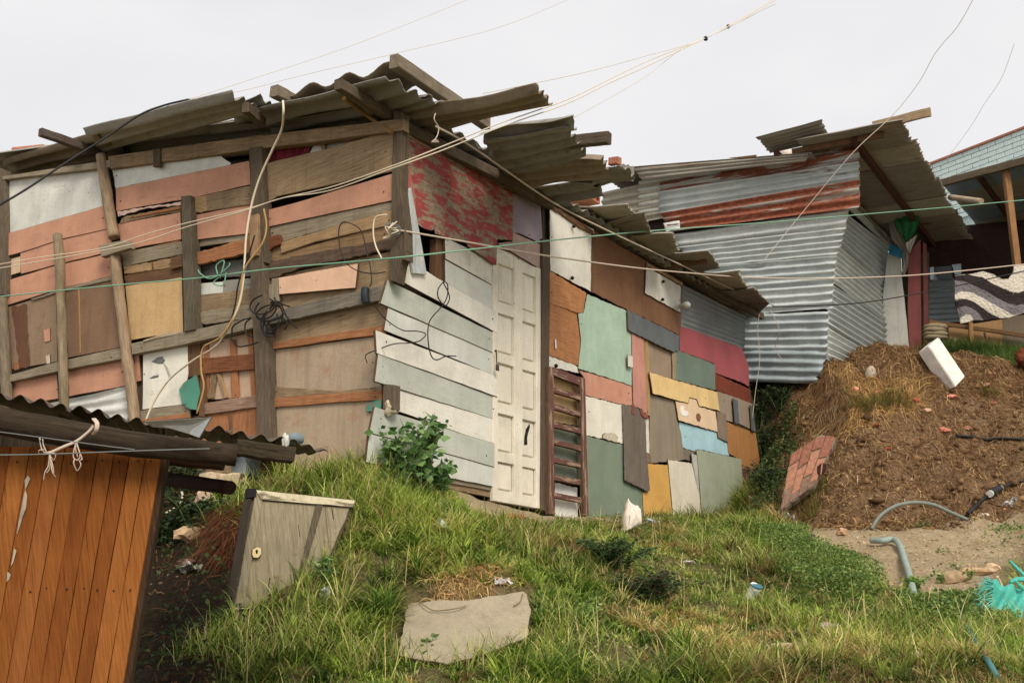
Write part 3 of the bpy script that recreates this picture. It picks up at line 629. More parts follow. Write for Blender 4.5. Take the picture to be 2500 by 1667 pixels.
Rr('D', [(1358,1160),(2188,1422),(2195,1640),(1375,1355)], .01, SIDW, 'siding_board')
Rr('X', [(914,992),(1208,1082),(1208,1140),(901,1056)], .026, SIDG, 'siding_board')
Rr('X', [(901,1054),(1207,1135),(1207,1188),(893,1128)], .018, SIDL, 'siding_board')
Rr('X', [(925,1128),(1104,1164),(1209,1186),(1209,1200),(1104,1180),(925,1150)], .0, GREYW, 'skirting_board')
Rr('X', [(925,1148),(1104,1180),(1209,1201),(1209,1217),(1104,1194),(925,1172)], -.012, GREYB, 'skirting_board')
LILAC = paint((172, 156, 172), .45, (165, 146, 122), stain=.5)
Rr('G', [(228,-40),(330,0),(470,80),(486,395),(300,305),(232,292)], .012, LILAC, 'panel', grain=80, jag=.003)
Rr('G', [(240,290),(490,400),(490,606),(112,385),(200,370),(236,372)], .016, paint((190, 160, 148), .3, (150, 120, 100)), 'panel', grain=80)
Rr('G', [(486,90),(556,80),(552,480),(486,480)], -.03, DARKW, 'post', th=.08)
Rr('G', [(488,345),(545,350),(545,900),(540,1546),(535,2590),(478,2565),(484,1546),(486,900)], .04, wood((118, 100, 82), (72, 58, 48)), 'post', th=.09)
# --- the panelled door, built as stiles and rails round recessed panels
door = piece('door', PR, 'X', [(1200,600),(1326,648),(1326,1246),(1198,1224)], -.012, DOORW, house, th=.03, grain=90, jag=.001)
tl, tr_, br, bl = [Vector(PR.uv(PR.hit(p, .004))) for p in ((1200,612),(1324,660),(1324,1243),(1199,1222))]
def dq(a, b): return (tl.lerp(tr_, a)).lerp(bl.lerp(br, a), b)
rows = [(.035,.235),(.275,.475),(.512,.665),(.70,.835),(.868,.965)] if False else [(.045,.205),(.250,.412),(.452,.612),(.655,.805),(.845,.955)]
cols = [(.09,.40),(.56,.84)]
def dpiece(nm, a0, a1, b0, b1, off, th, ch=.003):
    P = [PR.pt(q.x, q.y, off) for q in (dq(a0, b1), dq(a1, b1), dq(a1, b0), dq(a0, b0))]
    return piece(nm, PR, None, None, off, DOORW, door, th=th, grain=90, jag=.0006, tilt=0, chamfer=ch, world_pts=P, edge=False)
for a0, a1 in ((0, .09), (.40, .56), (.84, 1)): dpiece('stile', a0, a1, 0, 1, .018, .028, .004)
bb = [0] + [x for r in rows for x in r] + [1]
for k in range(0, len(bb), 2):
    for a0, a1 in cols: dpiece('rail', a0, a1, bb[k], bb[k + 1], .015, .025, .004)
for i, (b0, b1) in enumerate(rows):
    for j, (a0, a1) in enumerate(cols):
        wa, wb = (a1 - a0) * .09, (b1 - b0) * .045
        dpiece('panel', a0 + wa, a1 - wa, b0 + wb, b1 - wb, .004, .014, .012)
hp = piece('broken_hole', PR, 'H', [(352,560),(380,516),(384,545),(368,600),(362,640),(365,688),(338,690),(342,620)], .009, plain((40, 28, 22), .9, .3), door, th=.004, jag=.004)
lock = PR.hit(px('D', (2185, 860)), .05)
tube('hasp_chain', [lock, lock + Vector((.005,-.01,-.02)), lock + Vector((.008,-.01,-.09)), lock + Vector((.012,-.01,-.12))], [.012,.006,.005,.006], plain((70, 62, 54), .5, .3), door, 8, 4)
beam('padlock', lock + Vector((.014,-.012,-.12)), lock + Vector((.014,-.012,-.165)), .035, .018, plain((66, 54, 44), .5, .3), door, up=ND, segs=2, wear=.001, ch=.004)
# --- the patches right of the door
CREAMW = paint((228, 224, 210), .1, (170, 150, 120), stain=.3); BROWNP = fiber((134, 94, 64), (100, 66, 42), .45)
PATCH = [
 ('G',[(545,60),(640,110),(780,200),(905,270),(895,790),(820,748),(552,606),(548,470)],.022,CREAMW),
 ('G',[(560,70),(640,112),(780,195),(905,285),(900,312),(790,255),(640,145),(560,95)],.04,BROWNW),
 ('G',[(895,270),(1345,530),(1640,700),(1618,1140),(1190,935),(945,812),(888,782)],.006,BROWNP),
 ('G',[(888,300),(910,300),(905,790),(884,785)],.026,BROWNW),
 ('G',[(1335,572),(1622,735),(1618,952),(1325,792)],.028,CREAMW),
 ('G',[(1350,543),(1637,708),(1632,728),(1345,566)],.04,wood((190,160,120),(140,110,76))),
 ('G',[(548,608),(600,640),(842,788),(818,952),(775,955),(540,872)],.018,wood((214,148,88),(160,100,56))),
 ('G',[(540,876),(772,952),(780,1030),(802,1212),(782,1384),(700,1362),(540,1300)],.012,wood((206,142,84),(150,94,54))),
 ('G',[(538,1296),(690,1340),(775,1398),(785,1450),(538,1395)],.006,CREAMW),
 ('G',[(852,798),(1182,938),(1192,1100),(1216,1120),(1218,1550),(780,1410),(802,1180),(778,960),(822,950)],.016,paint((172,200,176),.06,(150,140,115),stain=.2)),
 ('G',[(1183,928),(1612,1140),(1607,1262),(1560,1275),(1210,1108),(1190,1092)],.042,paint((104,110,112),.15,(90,84,74))),
 ('G',[(1212,1112),(1312,1165),(1325,1400),(1345,1780),(1320,1775),(1300,1740),(1232,1720)],.02,paint((206,142,124),.2,(150,110,90))),
 ('G',[(1306,1165),(1350,1180),(1366,1500),(1372,1800),(1332,1790)],.012,wood((206,164,110),(150,112,70))),
 ('G',[(1312,1160),(1558,1280),(1562,1505),(1345,1435)],.004,fiber((156,136,112))),
 ('G',[(1556,1255),(1588,1262),(1578,1502),(1558,1502)],.03,wood((176,160,128),(120,104,78))),
 ('G',[(1565,1245),(1612,1265),(1902,1375),(1905,1590),(1568,1500)],.016,paint((112,132,118),.3,(140,140,120))),
 ('G',[(1612,1062),(1705,1085),(1960,1182),(2122,1242),(2178,1392),(2182,1560),(2110,1520),(1900,1446),(1900,1372),(1612,1266)],.012,paint((176,82,88),.25,(150,110,90))),
 ('H',[(1900,105),(2192,235),(2203,356),(1905,240)],.006,wood((150,72,48),(100,44,32))),
 ('H',[(776,76),(1218,203),(1232,372),(1150,362),(838,287),(828,150)],.01,paint((212,148,120),.15,(150,110,90))),
 ('H',[(1358,92),(1560,155),(1922,255),(1942,412),(1772,372),(1755,320),(1692,300),(1682,352),(1388,272)],.038,paint((238,200,128),.06,(190,150,90),stain=.2)),
 ('H',[(1370,275),(1575,330),(1592,490),(1622,600),(1645,815),(1600,822),(1380,842),(1362,700),(1368,450)],.008,fiber((148,134,112),(110,92,70),.4)),
 ('H',[(1574,332),(1682,352),(1692,302),(1757,320),(1768,375),(1908,415),(1928,588),(1600,492)],.026,paint((236,202,162),.05,(190,150,110),stain=.15)),
 ('H',[(1606,500),(1925,588),(2010,680),(2012,782),(1760,728),(1740,748),(1628,712)],.012,paint((170,214,222),.1,(150,160,150),stain=.2)),
 ('H',[(1916,412),(1988,440),(2010,672),(1930,632)],.034,fiber((140,122,104))),
 ('H',[(1918,240),(2203,352),(2230,585),(2092,515),(1985,492),(1978,440),(1925,412)],.008,fiber((158,140,118))),
 ('H',[(2050,308),(2092,330),(2100,522),(2064,512)],.04,paint((92,104,112),.3,(120,110,96))),
 ('H',[(2188,362),(2217,380),(2228,580),(2203,572)],.04,paint((92,104,112),.3,(120,110,96))),
 ('H',[(1985,498),(2238,596),(2280,872),(2278,895),(2118,884),(2108,812),(2006,762)],.012,fiber((182,124,62),(140,84,40),.4)),
 ('H',[(836,284),(1148,365),(1168,690),(1100,672),(845,612)],.014,paint((236,230,212),.05,(170,150,120),stain=.2)),
 ('H',[(978,612),(1000,592),(1080,600),(1105,625),(1102,672),(985,642)],.022,paint((214,200,172),.2)),
 ('H',[(842,615),(1155,690),(1165,980),(1315,1060),(1318,1300),(850,1300)],.006,paint((128,144,122),.12,(150,140,115),stain=.3)),
 ('H',[(1148,352),(1300,400),(1332,450),(1342,760),(1367,1062),(1350,1077),(1164,982),(1158,650)],.045,wood((140,126,112),(92,82,74))),
 ('H',[(1222,360),(1240,365),(1242,442),(1218,442)],.05,paint((150,70,60),.2)),
 ('H',[(1285,395),(1330,440),(1358,455),(1355,478),(1318,472),(1295,440)],.052,paint((160,76,66),.3)),
 ('H',[(1318,468),(1356,480),(1367,762),(1338,757)],.03,CREAMW),
 ('H',[(1340,758),(1372,758),(1378,842),(1345,838)],.02,GREYB),
 ('H',[(1345,843),(1512,853),(1545,1240),(1542,1310),(1320,1310),(1308,1072),(1366,1066)],.018,paint((222,166,66),.12,(214,190,130),stain=.25)),
 ('H',[(1515,808),(1712,840),(1765,1050),(1795,1200),(1795,1290),(1560,1290),(1540,1080)],.026,paint((226,216,192),.06,(180,160,130),stain=.2)),
 ('H',[(1628,716),(1745,750),(1722,832),(1640,808)],.004,fiber((130,120,104))),
 ('H',[(1702,756),(1755,780),(1785,1160),(1765,1072),(1713,842)],.03,paint((196,198,184),.2)),
 ('H',[(1743,728),(1812,738),(2118,805),(2150,1255),(2150,1330),(1795,1300),(1757,850)],.036,paint((164,172,146),.1,(150,140,115),stain=.4)),
 ('H',[(2116,880),(2152,885),(2175,1020),(2302,1060),(2345,1195),(2140,1128)],.01,wood((132,82,66),(90,54,46))),
 ('H',[(2163,873),(2247,893),(2314,1068),(2153,1022)],.026,wood((138,98,80),(100,70,58))),
 ('H',[(2247,893),(2302,910),(2322,1000),(2312,1066)],.018,wood((120,88,70),(84,60,50))),
 ('H',[(2143,1120),(2340,1188),(2360,1400),(2150,1380)],.002,paint((64,68,76),.15,(80,70,60))),
 ('H',[(575,100),(805,175),(805,540),(578,505)],-.01,PLYT),
 ('H',[(575,505),(812,545),(822,980),(585,960)],-.014,paint((134,140,120),.5,(90,110,95))),
 ('H',[(588,995),(772,1040),(775,1310),(588,1290)],-.006,paint((238,234,224),.02,stain=.1)),
 ('G',[(1183,1298),(1227,1304),(1227,1402),(1188,1396)],.05,paint((226,220,206),.1)),
]
for c, pts, off, m in PATCH: Rr(c, pts, off, m, 'panel', th=.012, tilt=.006, jag=.0045)
HOLE = plain((36, 28, 24), .9, .2)
for c, p in (('G',(742,245)),('G',(730,667)),('G',(1477,697)),('G',(1472,843)),('G',(598,1388))):
    q = PR.hit(px(c, p), .052); lump('bolt', q, (.02, .02, .02), HOLE, house, 1, .2)
Rr('H', [(1620,375),(1645,372),(1650,410),(1680,420),(1685,445),(1660,460),(1635,450),(1622,420)], .038, plain((240,236,226),.8,.05), 'paint_mark', th=.002)
Rr('H', [(1752,435),(1775,432),(1788,465),(1778,498),(1758,490),(1748,460)], .038, plain((140,92,56),.8,.4), 'knot', th=.002)
corr_px('tin_sheet', PR, 'G', [(1612,715),(2150,985),(2140,1245),(1612,1075)], .0, .06, .008, tin((128,134,132),.1), house, seg=6, runs=8)
Rr('G', [(586,1172),(600,1168),(602,1245),(590,1250)], .03, CREAMW, 'paint_mark', th=.002)
# nail heads near the board ends
nb_ = bmesh.new(); bmesh.ops.create_icosphere(nb_, subdivisions=1, radius=.006); NAILM = bpy.data.meshes.new('nail'); nb_.to_mesh(NAILM); nb_.free(); NAILM.materials.append(plain((62, 48, 38), .7, .4))
for o in [c for c in house.children if c.name.split('.')[0] in ('panel', 'board', 'siding_board', 'rail')]:
    vs = [v.co for v in o.data.vertices if v.co.z > -.004]; x0, x1 = min(v.x for v in vs), max(v.x for v in vs); y0, y1 = min(v.y for v in vs), max(v.y for v in vs)
    if x1 - x0 < .25: continue
    for fx in (.06, .94):
        if random.random() < .6:
            xx = x0 + (x1 - x0) * (fx + random.uniform(-.03, .03)); near = [v.y for v in vs if abs(v.x - xx) < .15]
            if len(near) < 2: continue
            yy = min(near) + (max(near) - min(near)) * random.uniform(.3, .7)
            put(bpy.data.objects.new('nail', NAILM), MW[o.name] @ Matrix.Translation((xx, yy, .001)), o)
# --- roof: fibre-cement and tin sheets laid by hand on rafters; ribs run across the door wall
roof = group_part('roof', house, CORNER + Vector((0, 0, 4.9)))
def deck(s0, s1, n0, n1, dz, pitch, amp, m):
    P = lambda s, n: CORNER + RD * s + ND * n + Vector((0, 0, 5.02 + dz - .105 * n))
    corr('roof_sheet', P(s0, n0), P(s0, n1), P(s1, n1), P(s1, n0), pitch, amp, m, roof, th=.007, seg=6)
for i in range(7): deck(-.05 + i * 1.02, 1.05 + i * 1.02, -5.3, -1.6, .03 + .012 * (i % 2), .177, .022, CEMENT); deck(-.05 + i * 1.02, 1.05 + i * 1.02, -1.9, .12, .012 * (i % 2), .177, .022, CEMENTD)
def rsheet(c, q, off, m, pitch=.177, amp=.025, pl=PROOF, **k):
    k.setdefault('jag', .03); k.setdefault('sag', .035)
    # q: near-left, near-right, far-right, far-left as seen; ribs run left to right
    return corr_px('roof_sheet', pl, c, q, off, pitch, amp, m, roof, th=.007, **k)
rsheet('A', [(20,650),(800,415),(1080,600),(150,800)], -.03, CEMENTB, jag=.02)
rsheet('A', [(690,402),(1900,85),(2180,250),(880,585)], -.01, CEMENT)
rsheet('A', [(1850,190),(2120,118),(2350,300),(2000,420)], -.06, CEMENTD)
rsheet('X', [(590,272),(945,184),(1062,260),(700,340)], -.02, CEMENTD)
rsheet('X', [(590,300),(1040,225),(1090,262),(760,330)], -.05, CEMENTD)
# the sheet laid the other way on top, its scalloped end over the planks
A_, B_, C2, D_ = [PROOF.hit(p, -.13) for p in ((690,232),(960,160),(1030,215),(760,290))]
corr('roof_sheet', A_, D_, C2, B_, .40, .035, CEMENTB, roof, th=.007)
rsheet('X', [(985,272),(1314,213),(1350,262),(1030,332)], -.03, CEMENTB)
rsheet('X', [(1178,324),(1395,284),(1410,310),(1190,352)], .02, CEMENT)
rsheet('X', [(1175,338),(1385,300),(1434,376),(1230,420)], .04, CEMENTD)
rsheet('X', [(1215,402),(1468,381),(1490,419),(1265,452)], .02, CEMENTB)
rsheet('X', [(1385,432),(1526,403),(1550,436),(1400,462)], .0, CEMENTD)
rsheet('X', [(1265,452),(1436,441),(1476,464),(1330,500)], .03, CEMENTD)
tq = [[(1347,503),(1531,498),(1552,525),(1445,563)],[(1420,548),(1572,518),(1592,575),(1495,596)],[(1470,578),(1642,565),(1657,612),(1562,634)],
      [(1540,622),(1730,612),(1757,650),(1645,686)],[(1615,664),(1802,663),(1827,706),(1725,730)],[(1700,714),(1838,702),(1878,740),(1826,784)]]
for i, q in enumerate(tq): rsheet('X', q, .01 * (i % 3) - .01, (OLDTIN, DARKTIN)[i % 2], .076, .009, PTRF, jag=.03, sag=.03)
BEAMW = wood((152, 138, 116), (98, 86, 68))
q0, q1 = PROOF.hit((962, 150), -.16), PROOF.hit((1110, 250), -.16)
beam('roof_timber', q0, q0 + (q1 - q0) * 1.6, .075, .10, BEAMW, roof)
def rafter(p0, p1, off, w=.06, h=.08, m=DARKW, ext=1.0, pl=PROOF):
    a, b = pl.hit(p0, off), pl.hit(p1, off); return beam('rafter', a, a + (b - a) * ext, w, h, m, roof)
rafter((98,322), (255,378), .03, .06, .07, wood((112,96,84),(70,60,54))); rafter((668,222), (745,262), -.10, .08, .09, BEAMW)
rafter((600,262), (640,300), .05); rafter((825,205), (955,285), .05)
tube('conduit', [PROOF.hit((840, 240), .04), PROOF.hit((900,285), .05), PL.hit((957, 325), .06)], .016, plain((150,110,50),.6,.3), roof)
rafter((1385,348), (1487,337), .02, .07, .09, wood((116,100,84),(76,64,54)), 1.0)
a, b = PTRF.hit((1345,505), .05), PTRF.hit((1860,772), .05); beam('rafter', a, b, .06, .09, DARKW, roof)
a, b = PROOF.hit((985,310), .10), PROOF.hit((1345,500), .10); beam('rafter', a, b, .06, .09, DARKW, roof)
for i, p in enumerate(((1790,736),(1700,640))):
    a = PTRF.hit(p, .02); beam('rafter', a - ND * .8, a + ND * .12, .05, .06, BROWNW, roof)
# ------------------------------------------------------------------ the tin shack up the slope
shack = thing('tin_shack', 'shack clad in rusting corrugated metal sheets above the brown earth bank', 'shack', TINC + Vector((0, 0, 4.0)))
def tsheet(c, q, off, m, pitch=.118, amp=.027, pl=PT, **k): return corr_px('wall_sheet', pl, c, q, off, pitch, amp, m, shack, **k)
tsheet('X', [(1470,470),(1740,412),(1740,512),(1470,560)], .0, OLDTIN)
tsheet('X', [(1560,440),(1760,410),(1760,500),(1560,530)], .02, tin((196,196,184),.2))
tsheet('X', [(1610,445),(2098,352),(2098,400),(1610,478)], .04, RUSTM, runs=14)
tsheet('X', [(1610,470),(2098,395),(2098,446),(1610,522)], .055, tin((186,192,188),.36), runs=14)
tsheet('X', [(1612,522),(2098,440),(2098,508),(1640,566)], .075, RUSTY, runs=14)
tsheet('X', [(1620,545),(1660,538),(1660,560),(1625,566)], .09, ZINCL, .2, .01)
tsheet('X', [(1640,572),(2076,508),(2062,560),(1660,610)], .0, tin((196,200,194),.3), runs=14, dent=.022)
tsheet('X', [(1650,604),(2066,556),(2040,632),(1740,660)], .02, tin((194,200,196),.22), runs=14, dent=.024)
tsheet('X', [(1700,655),(2042,626),(2034,700),(1780,720)], .03, tin((188,196,194),.2), runs=14, dent=.028)
tsheet('X', [(1780,712),(2036,694),(2030,752),(1800,770)], .05, tin((198,204,202),.16), runs=14, dent=.022)
tsheet('X', [(1795,768),(2024,760),(2018,860),(1800,862)], .06, tin((182,192,194),.2), runs=14, dent=.035)
tsheet('X', [(1800,850),(2020,852),(1998,936),(1812,931)], .07, tin((160,174,178),.2), .12, .02, runs=14, dent=.05)
tsheet('X', [(1790,736),(1960,728),(1960,764),(1790,770)], -.06, DARKTIN)
sd = [[(2062,440),(2150,520),(2172,610),(2034,480)],[(2040,500),(2172,600),(2165,700),(2034,580)],[(2034,580),(2165,690),(2160,790),(2028,690)],[(2022,690),(2162,780),(2162,880),(2016,790)],[(2016,785),(2165,880),(2150,930),(2016,878)]]
for i, q in enumerate(sd): tsheet('X', q, .02 * (i % 2), (tin((206,212,206),.08), tin((190,198,196),.14))[i % 2], .105, .026, PS)
MAROON = paint((172, 92, 90), .2, (120, 90, 76)); MAROOND = paint((150, 80, 78), .3, (106, 80, 68))
piece('wall_sheet', PD, 'K', [(1045,70),(1175,90),(1185,300),(1230,700),(1272,1160),(1000,1160),(1000,480)], .05, fiber((236,232,220),(180,170,150),.2), shack, grain=90, th=.008)
piece('door_board', PD, 'K', [(1245,70),(1330,-30),(1362,-60),(1372,900),(1366,1160),(1262,1160),(1236,600)], .02, MAROON, shack, grain=90, th=.03)
piece('door_board', PD, 'K', [(1383,-40),(1417,-20),(1449,900),(1446,1160),(1393,1160)], .06, MAROOND, shack, grain=90, th=.03)
piece('door_board', PD, 'K', [(1180,120),(1440,60),(1440,1150),(1215,1150)], -.1, DARKW, shack, grain=90)
# walls turned away and a plain post under the raised corner
P = [TINC + RD * s + ND * n for s, n in ((0, 0), (7, 0), (7, -5.5), (0, -5.5))]
Vv = [(p.x, p.y, 4.35) for p in P] + [(p.x, p.y, 7.1) for p in P]
backing = mesh_obj('backing', [tuple((Vector(v) - (RD - ND) * -.0) + (RD * .12 - ND * .12)) for v in Vv], [(0,1,5,4),(1,2,6,5),(2,3,7,6),(3,0,4,7),(4,5,6,7)], INNER, None, shack)
beam('post', PT.hit((2006, 880), -.05), PT.hit((1972, 1080), -.05) , .09, .09, POSTD, shack, up=RD)
for i, (x0, x1, y) in enumerate(((2010, 2052, 905), (2016, 2050, 925), (2018, 2040, 948))):
    a, b = PS.hit((x0, y), -.05), PS.hit((x1, y - 6), -.05); beam('plinth_plank', a, b, .03, .15, TANW, shack)
# its flat roof, seen from below; ribs run across the side wall
sroof = group_part('roof', shack, TINC + Vector((0, 0, 7.3)))
def on_tr(s, n, dz=0): return TINC + RD * s + ND * n + Vector((0, 0, 7.28 + dz))
_q = PTR.hit((1955, 352)) - TINC; N0 = _q.dot(ND)
for i in range(12):
    s0 = -.55 + i * .84; m = (DARKTIN, OLDTIN, DARKTIN)[i % 3]
    corr('roof_sheet', on_tr(s0, N0, .02 * (i % 2)), on_tr(s0, 1.28 + random.uniform(-.08, .06), .02 * (i % 2)), on_tr(s0 + .9, 1.24, .02 * (i % 2)), on_tr(s0 + .9, N0, .02 * (i % 2)), .085, .014, m, sroof, jag=.03, runs=8, seg=6)
corr('roof_sheet', on_tr(-.62, -.55, .10), on_tr(-.62, .3, .16), on_tr(-.1, .3, .07), on_tr(-.1, -.55, .05), .085, .014, DARKTIN, sroof, jag=.03, seg=6)
for n_ in (.62, -.4): beam('rafter', on_tr(-.3, n_, -.06), on_tr(9.6, n_, -.06), .07, .1, wood((104, 66, 46), (64, 40, 30)), sroof)
beam('rafter', on_tr(-.25, -.2, -.05), on_tr(-.25, 1.0, -.05), .05, .08, BROWNW, sroof)
beam('roof_timber', on_tr(-.42, .9, .02), on_tr(-.45, 1.62, .05), .03, .14, GREYB, sroof, up=Vector((.1, .3, 1)))
corr_px('roof_sheet', PT, 'X', [(1545,410),(1972,376),(1968,394),(1568,440)], .35, .07, .012, DARKTIN, sroof, jag=.03, sag=.05)
piece('roof_sheet', PT, 'I', [(20,130),(150,150),(160,170),(150,280),(60,260),(0,200)], .36, DARKTIN, sroof, jag=.015)
piece('roof_timber', PT, 'I', [(940,84),(1060,72),(1162,60),(1165,80),(1060,92)], .3, BROWNW, sroof)
corr('roof_sheet', PT.hit((1450, 415), .3), PT.hit((1980, 372), .3), PT.hit((1980, 372), .3) + RD * 5 + Vector((0, 0, .02)), PT.hit((1450, 415), .3) + RD * 5 + Vector((0, 0, .02)), .1, .012, DARKTIN, sroof, seg=6)
# hung cloths by its door
def drape(name, plane, c, pts, off, mat, label, cat, folds=.03, rows=16, colsn=10, group=None, freq=3.0):
    """pts: left edge points then right edge points, both top to bottom"""
    Lp, Rp = [[plane.hit(px(c, p), off) for p in e] for e in pts]
    ev = lambda E, t: E[min(int(t * (len(E) - 1)), len(E) - 2)].lerp(E[min(int(t * (len(E) - 1)), len(E) - 2) + 1], t * (len(E) - 1) - min(int(t * (len(E) - 1)), len(E) - 2))
    V = []; Fs = []; sd_ = random.uniform(0, 50)
    for i in range(rows + 1):
        for j in range(colsn + 1):
            a, b = ev(Lp, i / rows), ev(Rp, i / rows); p = a.lerp(b, j / colsn)
            f = folds * (math.sin(j / colsn * 6.28 * freq + sd_ + i * .12) * .6 + mnoise.noise(Vector((j * .5, i * .3, sd_))))
            V.append(p + plane.n * f)
    N = len(V); V = V + [v - plane.n * .004 for v in V]; m = colsn + 1
    for i in range(rows):
        for j in range(colsn):
            q = (i * m + j, (i + 1) * m + j, (i + 1) * m + j + 1, i * m + j + 1); Fs.append(q); Fs.append(tuple(x + N for x in reversed(q)))
    o0 = V[0].copy(); M = frame(o0, plane.u, plane.n); Mi = M.inverted()
    o = mesh_obj(name, [Mi @ v for v in V], Fs, mat, M, None, True); return tag(o, label, cat, group)
drape('hanging_cloth', PD, 'J', ([(855,838),(940,950),(990,1090),(1060,1200),(1080,1340),(1180,1450),(1205,1580),(1190,1680)], [(925,845),(1010,1000),(1085,1070),(1125,1220),(1225,1390),(1252,1500),(1250,1600),(1210,1700)]), .2, cloth((186,178,162)), 'long twisted grey cloth hanging from the metal shack eaves', 'cloth', .04, 22, 8)
drape('hanging_tarp', PD, 'J', ([(1095,1100),(1130,1210),(1160,1270),(1215,1370)], [(1352,1100),(1345,1200),(1318,1295),(1225,1372)]), .35, cloth((48,132,74)), 'dark green tarp scrap hanging under the metal shack roof', 'tarp', .05)
drape('hanging_cloth', PD, 'J', ([(1220,1390),(1230,1430),(1250,1480)], [(1335,1300),(1310,1370),(1262,1482)]), .36, cloth((214,206,192)), 'small white cloth corner below the green tarp', 'cloth', .02)
drape('hanging_tarp', PD, 'J', ([(1062,1385),(1060,1440),(1058,1490)], [(1192,1455),(1190,1500),(1187,1535)]), .24, cloth((40,136,170)), 'small blue tarp scrap between grey cloth and wall', 'tarp', .02)
tag(lump('ball', at(1915, 376, 15.1), (.105, .105, .1), plain((226, 206, 196), .5, .3, .3, 8), None, 3, .02), 'faded pale ball lying on the metal shack roof edge', 'ball')

# ------------------------------------------------------------------ the pale blue house behind, at the right
bh = thing('blue_brick_house', 'pale blue painted brick house with a dark lean-to canopy', 'house', (8.2, 17.0, 4.8))
t = NT('blue_paint'); oi = t.n('ShaderNodeNewGeometry'); n = t.noise(oi.outputs['Position'], 1.1, 6, .65, .6); n2 = t.noise(oi.outputs['Position'], 30, 5, .65)
sep = t.n('ShaderNodeSeparateXYZ'); t.l(oi.outputs['Position'], sep.inputs[0])
ca = t.ramp(n2, .3, .72, lin((176, 200, 200)), lin((224, 236, 230))); cb = t.ramp(n2, .3, .72, lin((90, 160, 196)), lin((140, 200, 222)))
t.bump(n2, .3, .006); BLUEP = t.fin(t.mix(t.ramp(n, .58, .68), ca, cb), .85, .2)
MORT = plain((176, 196, 192), .95, .3)
bt0, bt1 = PB.hit((2270, 402), 0), PB.hit((2520, 306), 0); bl0, bl1 = PB.hit((2270, 470), 0), PB.hit((2520, 395), 0)
u0 = PB.uv(bt0)[0] - .6; u1 = PB.uv(bt1)[0] + 2.2; slope = (PB.uv(bt1)[1] - PB.uv(bt0)[1]) / (PB.uv(bt1)[0] - PB.uv(bt0)[0])
vtop = lambda u: PB.uv(bt0)[1] + slope * (u - PB.uv(bt0)[0])
piece('wall', PB, None, None, -.03, MORT, bh, th=.2, tilt=0, world_pts=[PB.pt(u0, 5.0, -.03), PB.pt(u1, 5.0, -.03), PB.pt(u1, vtop(u1), -.03), PB.pt(u0, vtop(u0), -.03)])
BH, BW = .107, .375
bm = bmesh.new(); bmesh.ops.create_cube(bm, size=1.0)
for v in bm.verts: v.co = Vector((v.co.x * (BW - .012), v.co.y * (BH - .012), v.co.z * .04))
bmesh.ops.bevel(bm, geom=bm.edges[:], offset=.006, segments=1, affect='EDGES')
bmesh_ = bpy.data.meshes.new('brick'); bm.to_mesh(bmesh_); bm.free(); bmesh_.materials.append(BLUEP)
ang = math.atan(slope); nb = 0
for r in range(13):
    k = 0
    while True:
        u = u0 + .1 + (k + (.5 if r % 2 else 0)) * BW * math.cos(ang); k += 1
        if u > min(u1, PB.uv(bt1)[0] + .9): break
        v = vtop(u) - .06 - r * BH
        P0 = PB.pt(u, v, -.018 + random.uniform(-.003, .003)); nb += 1
        put(bpy.data.objects.new('brick', bmesh_), frame(P0, PB.u * math.cos(ang) + PB.v * math.sin(ang), PB.n), bh)
beam('coping', PB.pt(u0, vtop(u0) + .01, -.03), PB.pt(u1, vtop(u1) + .01, -.03), .14, .05, CLAY, bh)
# canopy in front of it
cn = group_part('canopy', bh, (8, 17, 7.6))
CZ = 7.58
def on_cn(p, dz=0): d = ray(*p); tt = (CZ + dz - CAMZ) / d.z; return CAM + d * tt
f0, f1 = on_cn((2292, 440)), on_cn((2520, 378)); back = Vector((.55, .835, 0)) * 5.0
fu = (f1 - f0).normalized(); side = Vector((-fu.y, fu.x, 0)); 
f1 = f1 + fu * 2.0
TRANSL = tin((120, 140, 160), .05, rough=.6, metal=.1)
for i in range(6):
    a0 = f0 + back * (i / 6); a1 = f1 + back * (i / 6); a2 = f1 + back * ((i + 1.1) / 6); a3 = f0 + back * ((i + 1.1) / 6)
    corr('roof_sheet', a0, a1, a2, a3, .076, .009, (TRANSL, DARKTIN)[i % 2] if i < 3 else DARKTIN, cn, seg=6)
beam('rafter', f0 - fu * .1 + Vector((0, 0, -.06)), f1 + Vector((0, 0, -.06)), .07, .11, DARKW, cn)
for k in (.18, .45, .75): beam('rafter', f0.lerp(f1, k) + Vector((0, 0, -.09)), f0.lerp(f1, k) + back + Vector((0, 0, -.09)), .06, .1, wood((92, 58, 42), (56, 36, 28)), cn)
pa, pb = on_cn((2456, 418), -.1), at(2496, 760, 15.4)
beam('post', pa, pb, .09, .09, wood((170, 124, 74), (120, 84, 50)), bh, up=Vector((0, -1, 0)))
tube('pipe', [at(2320, 482, 16.2), at(2396, 492, 15.6)], .045, wood((196, 178, 150), (150, 130, 104)), bh, 12)
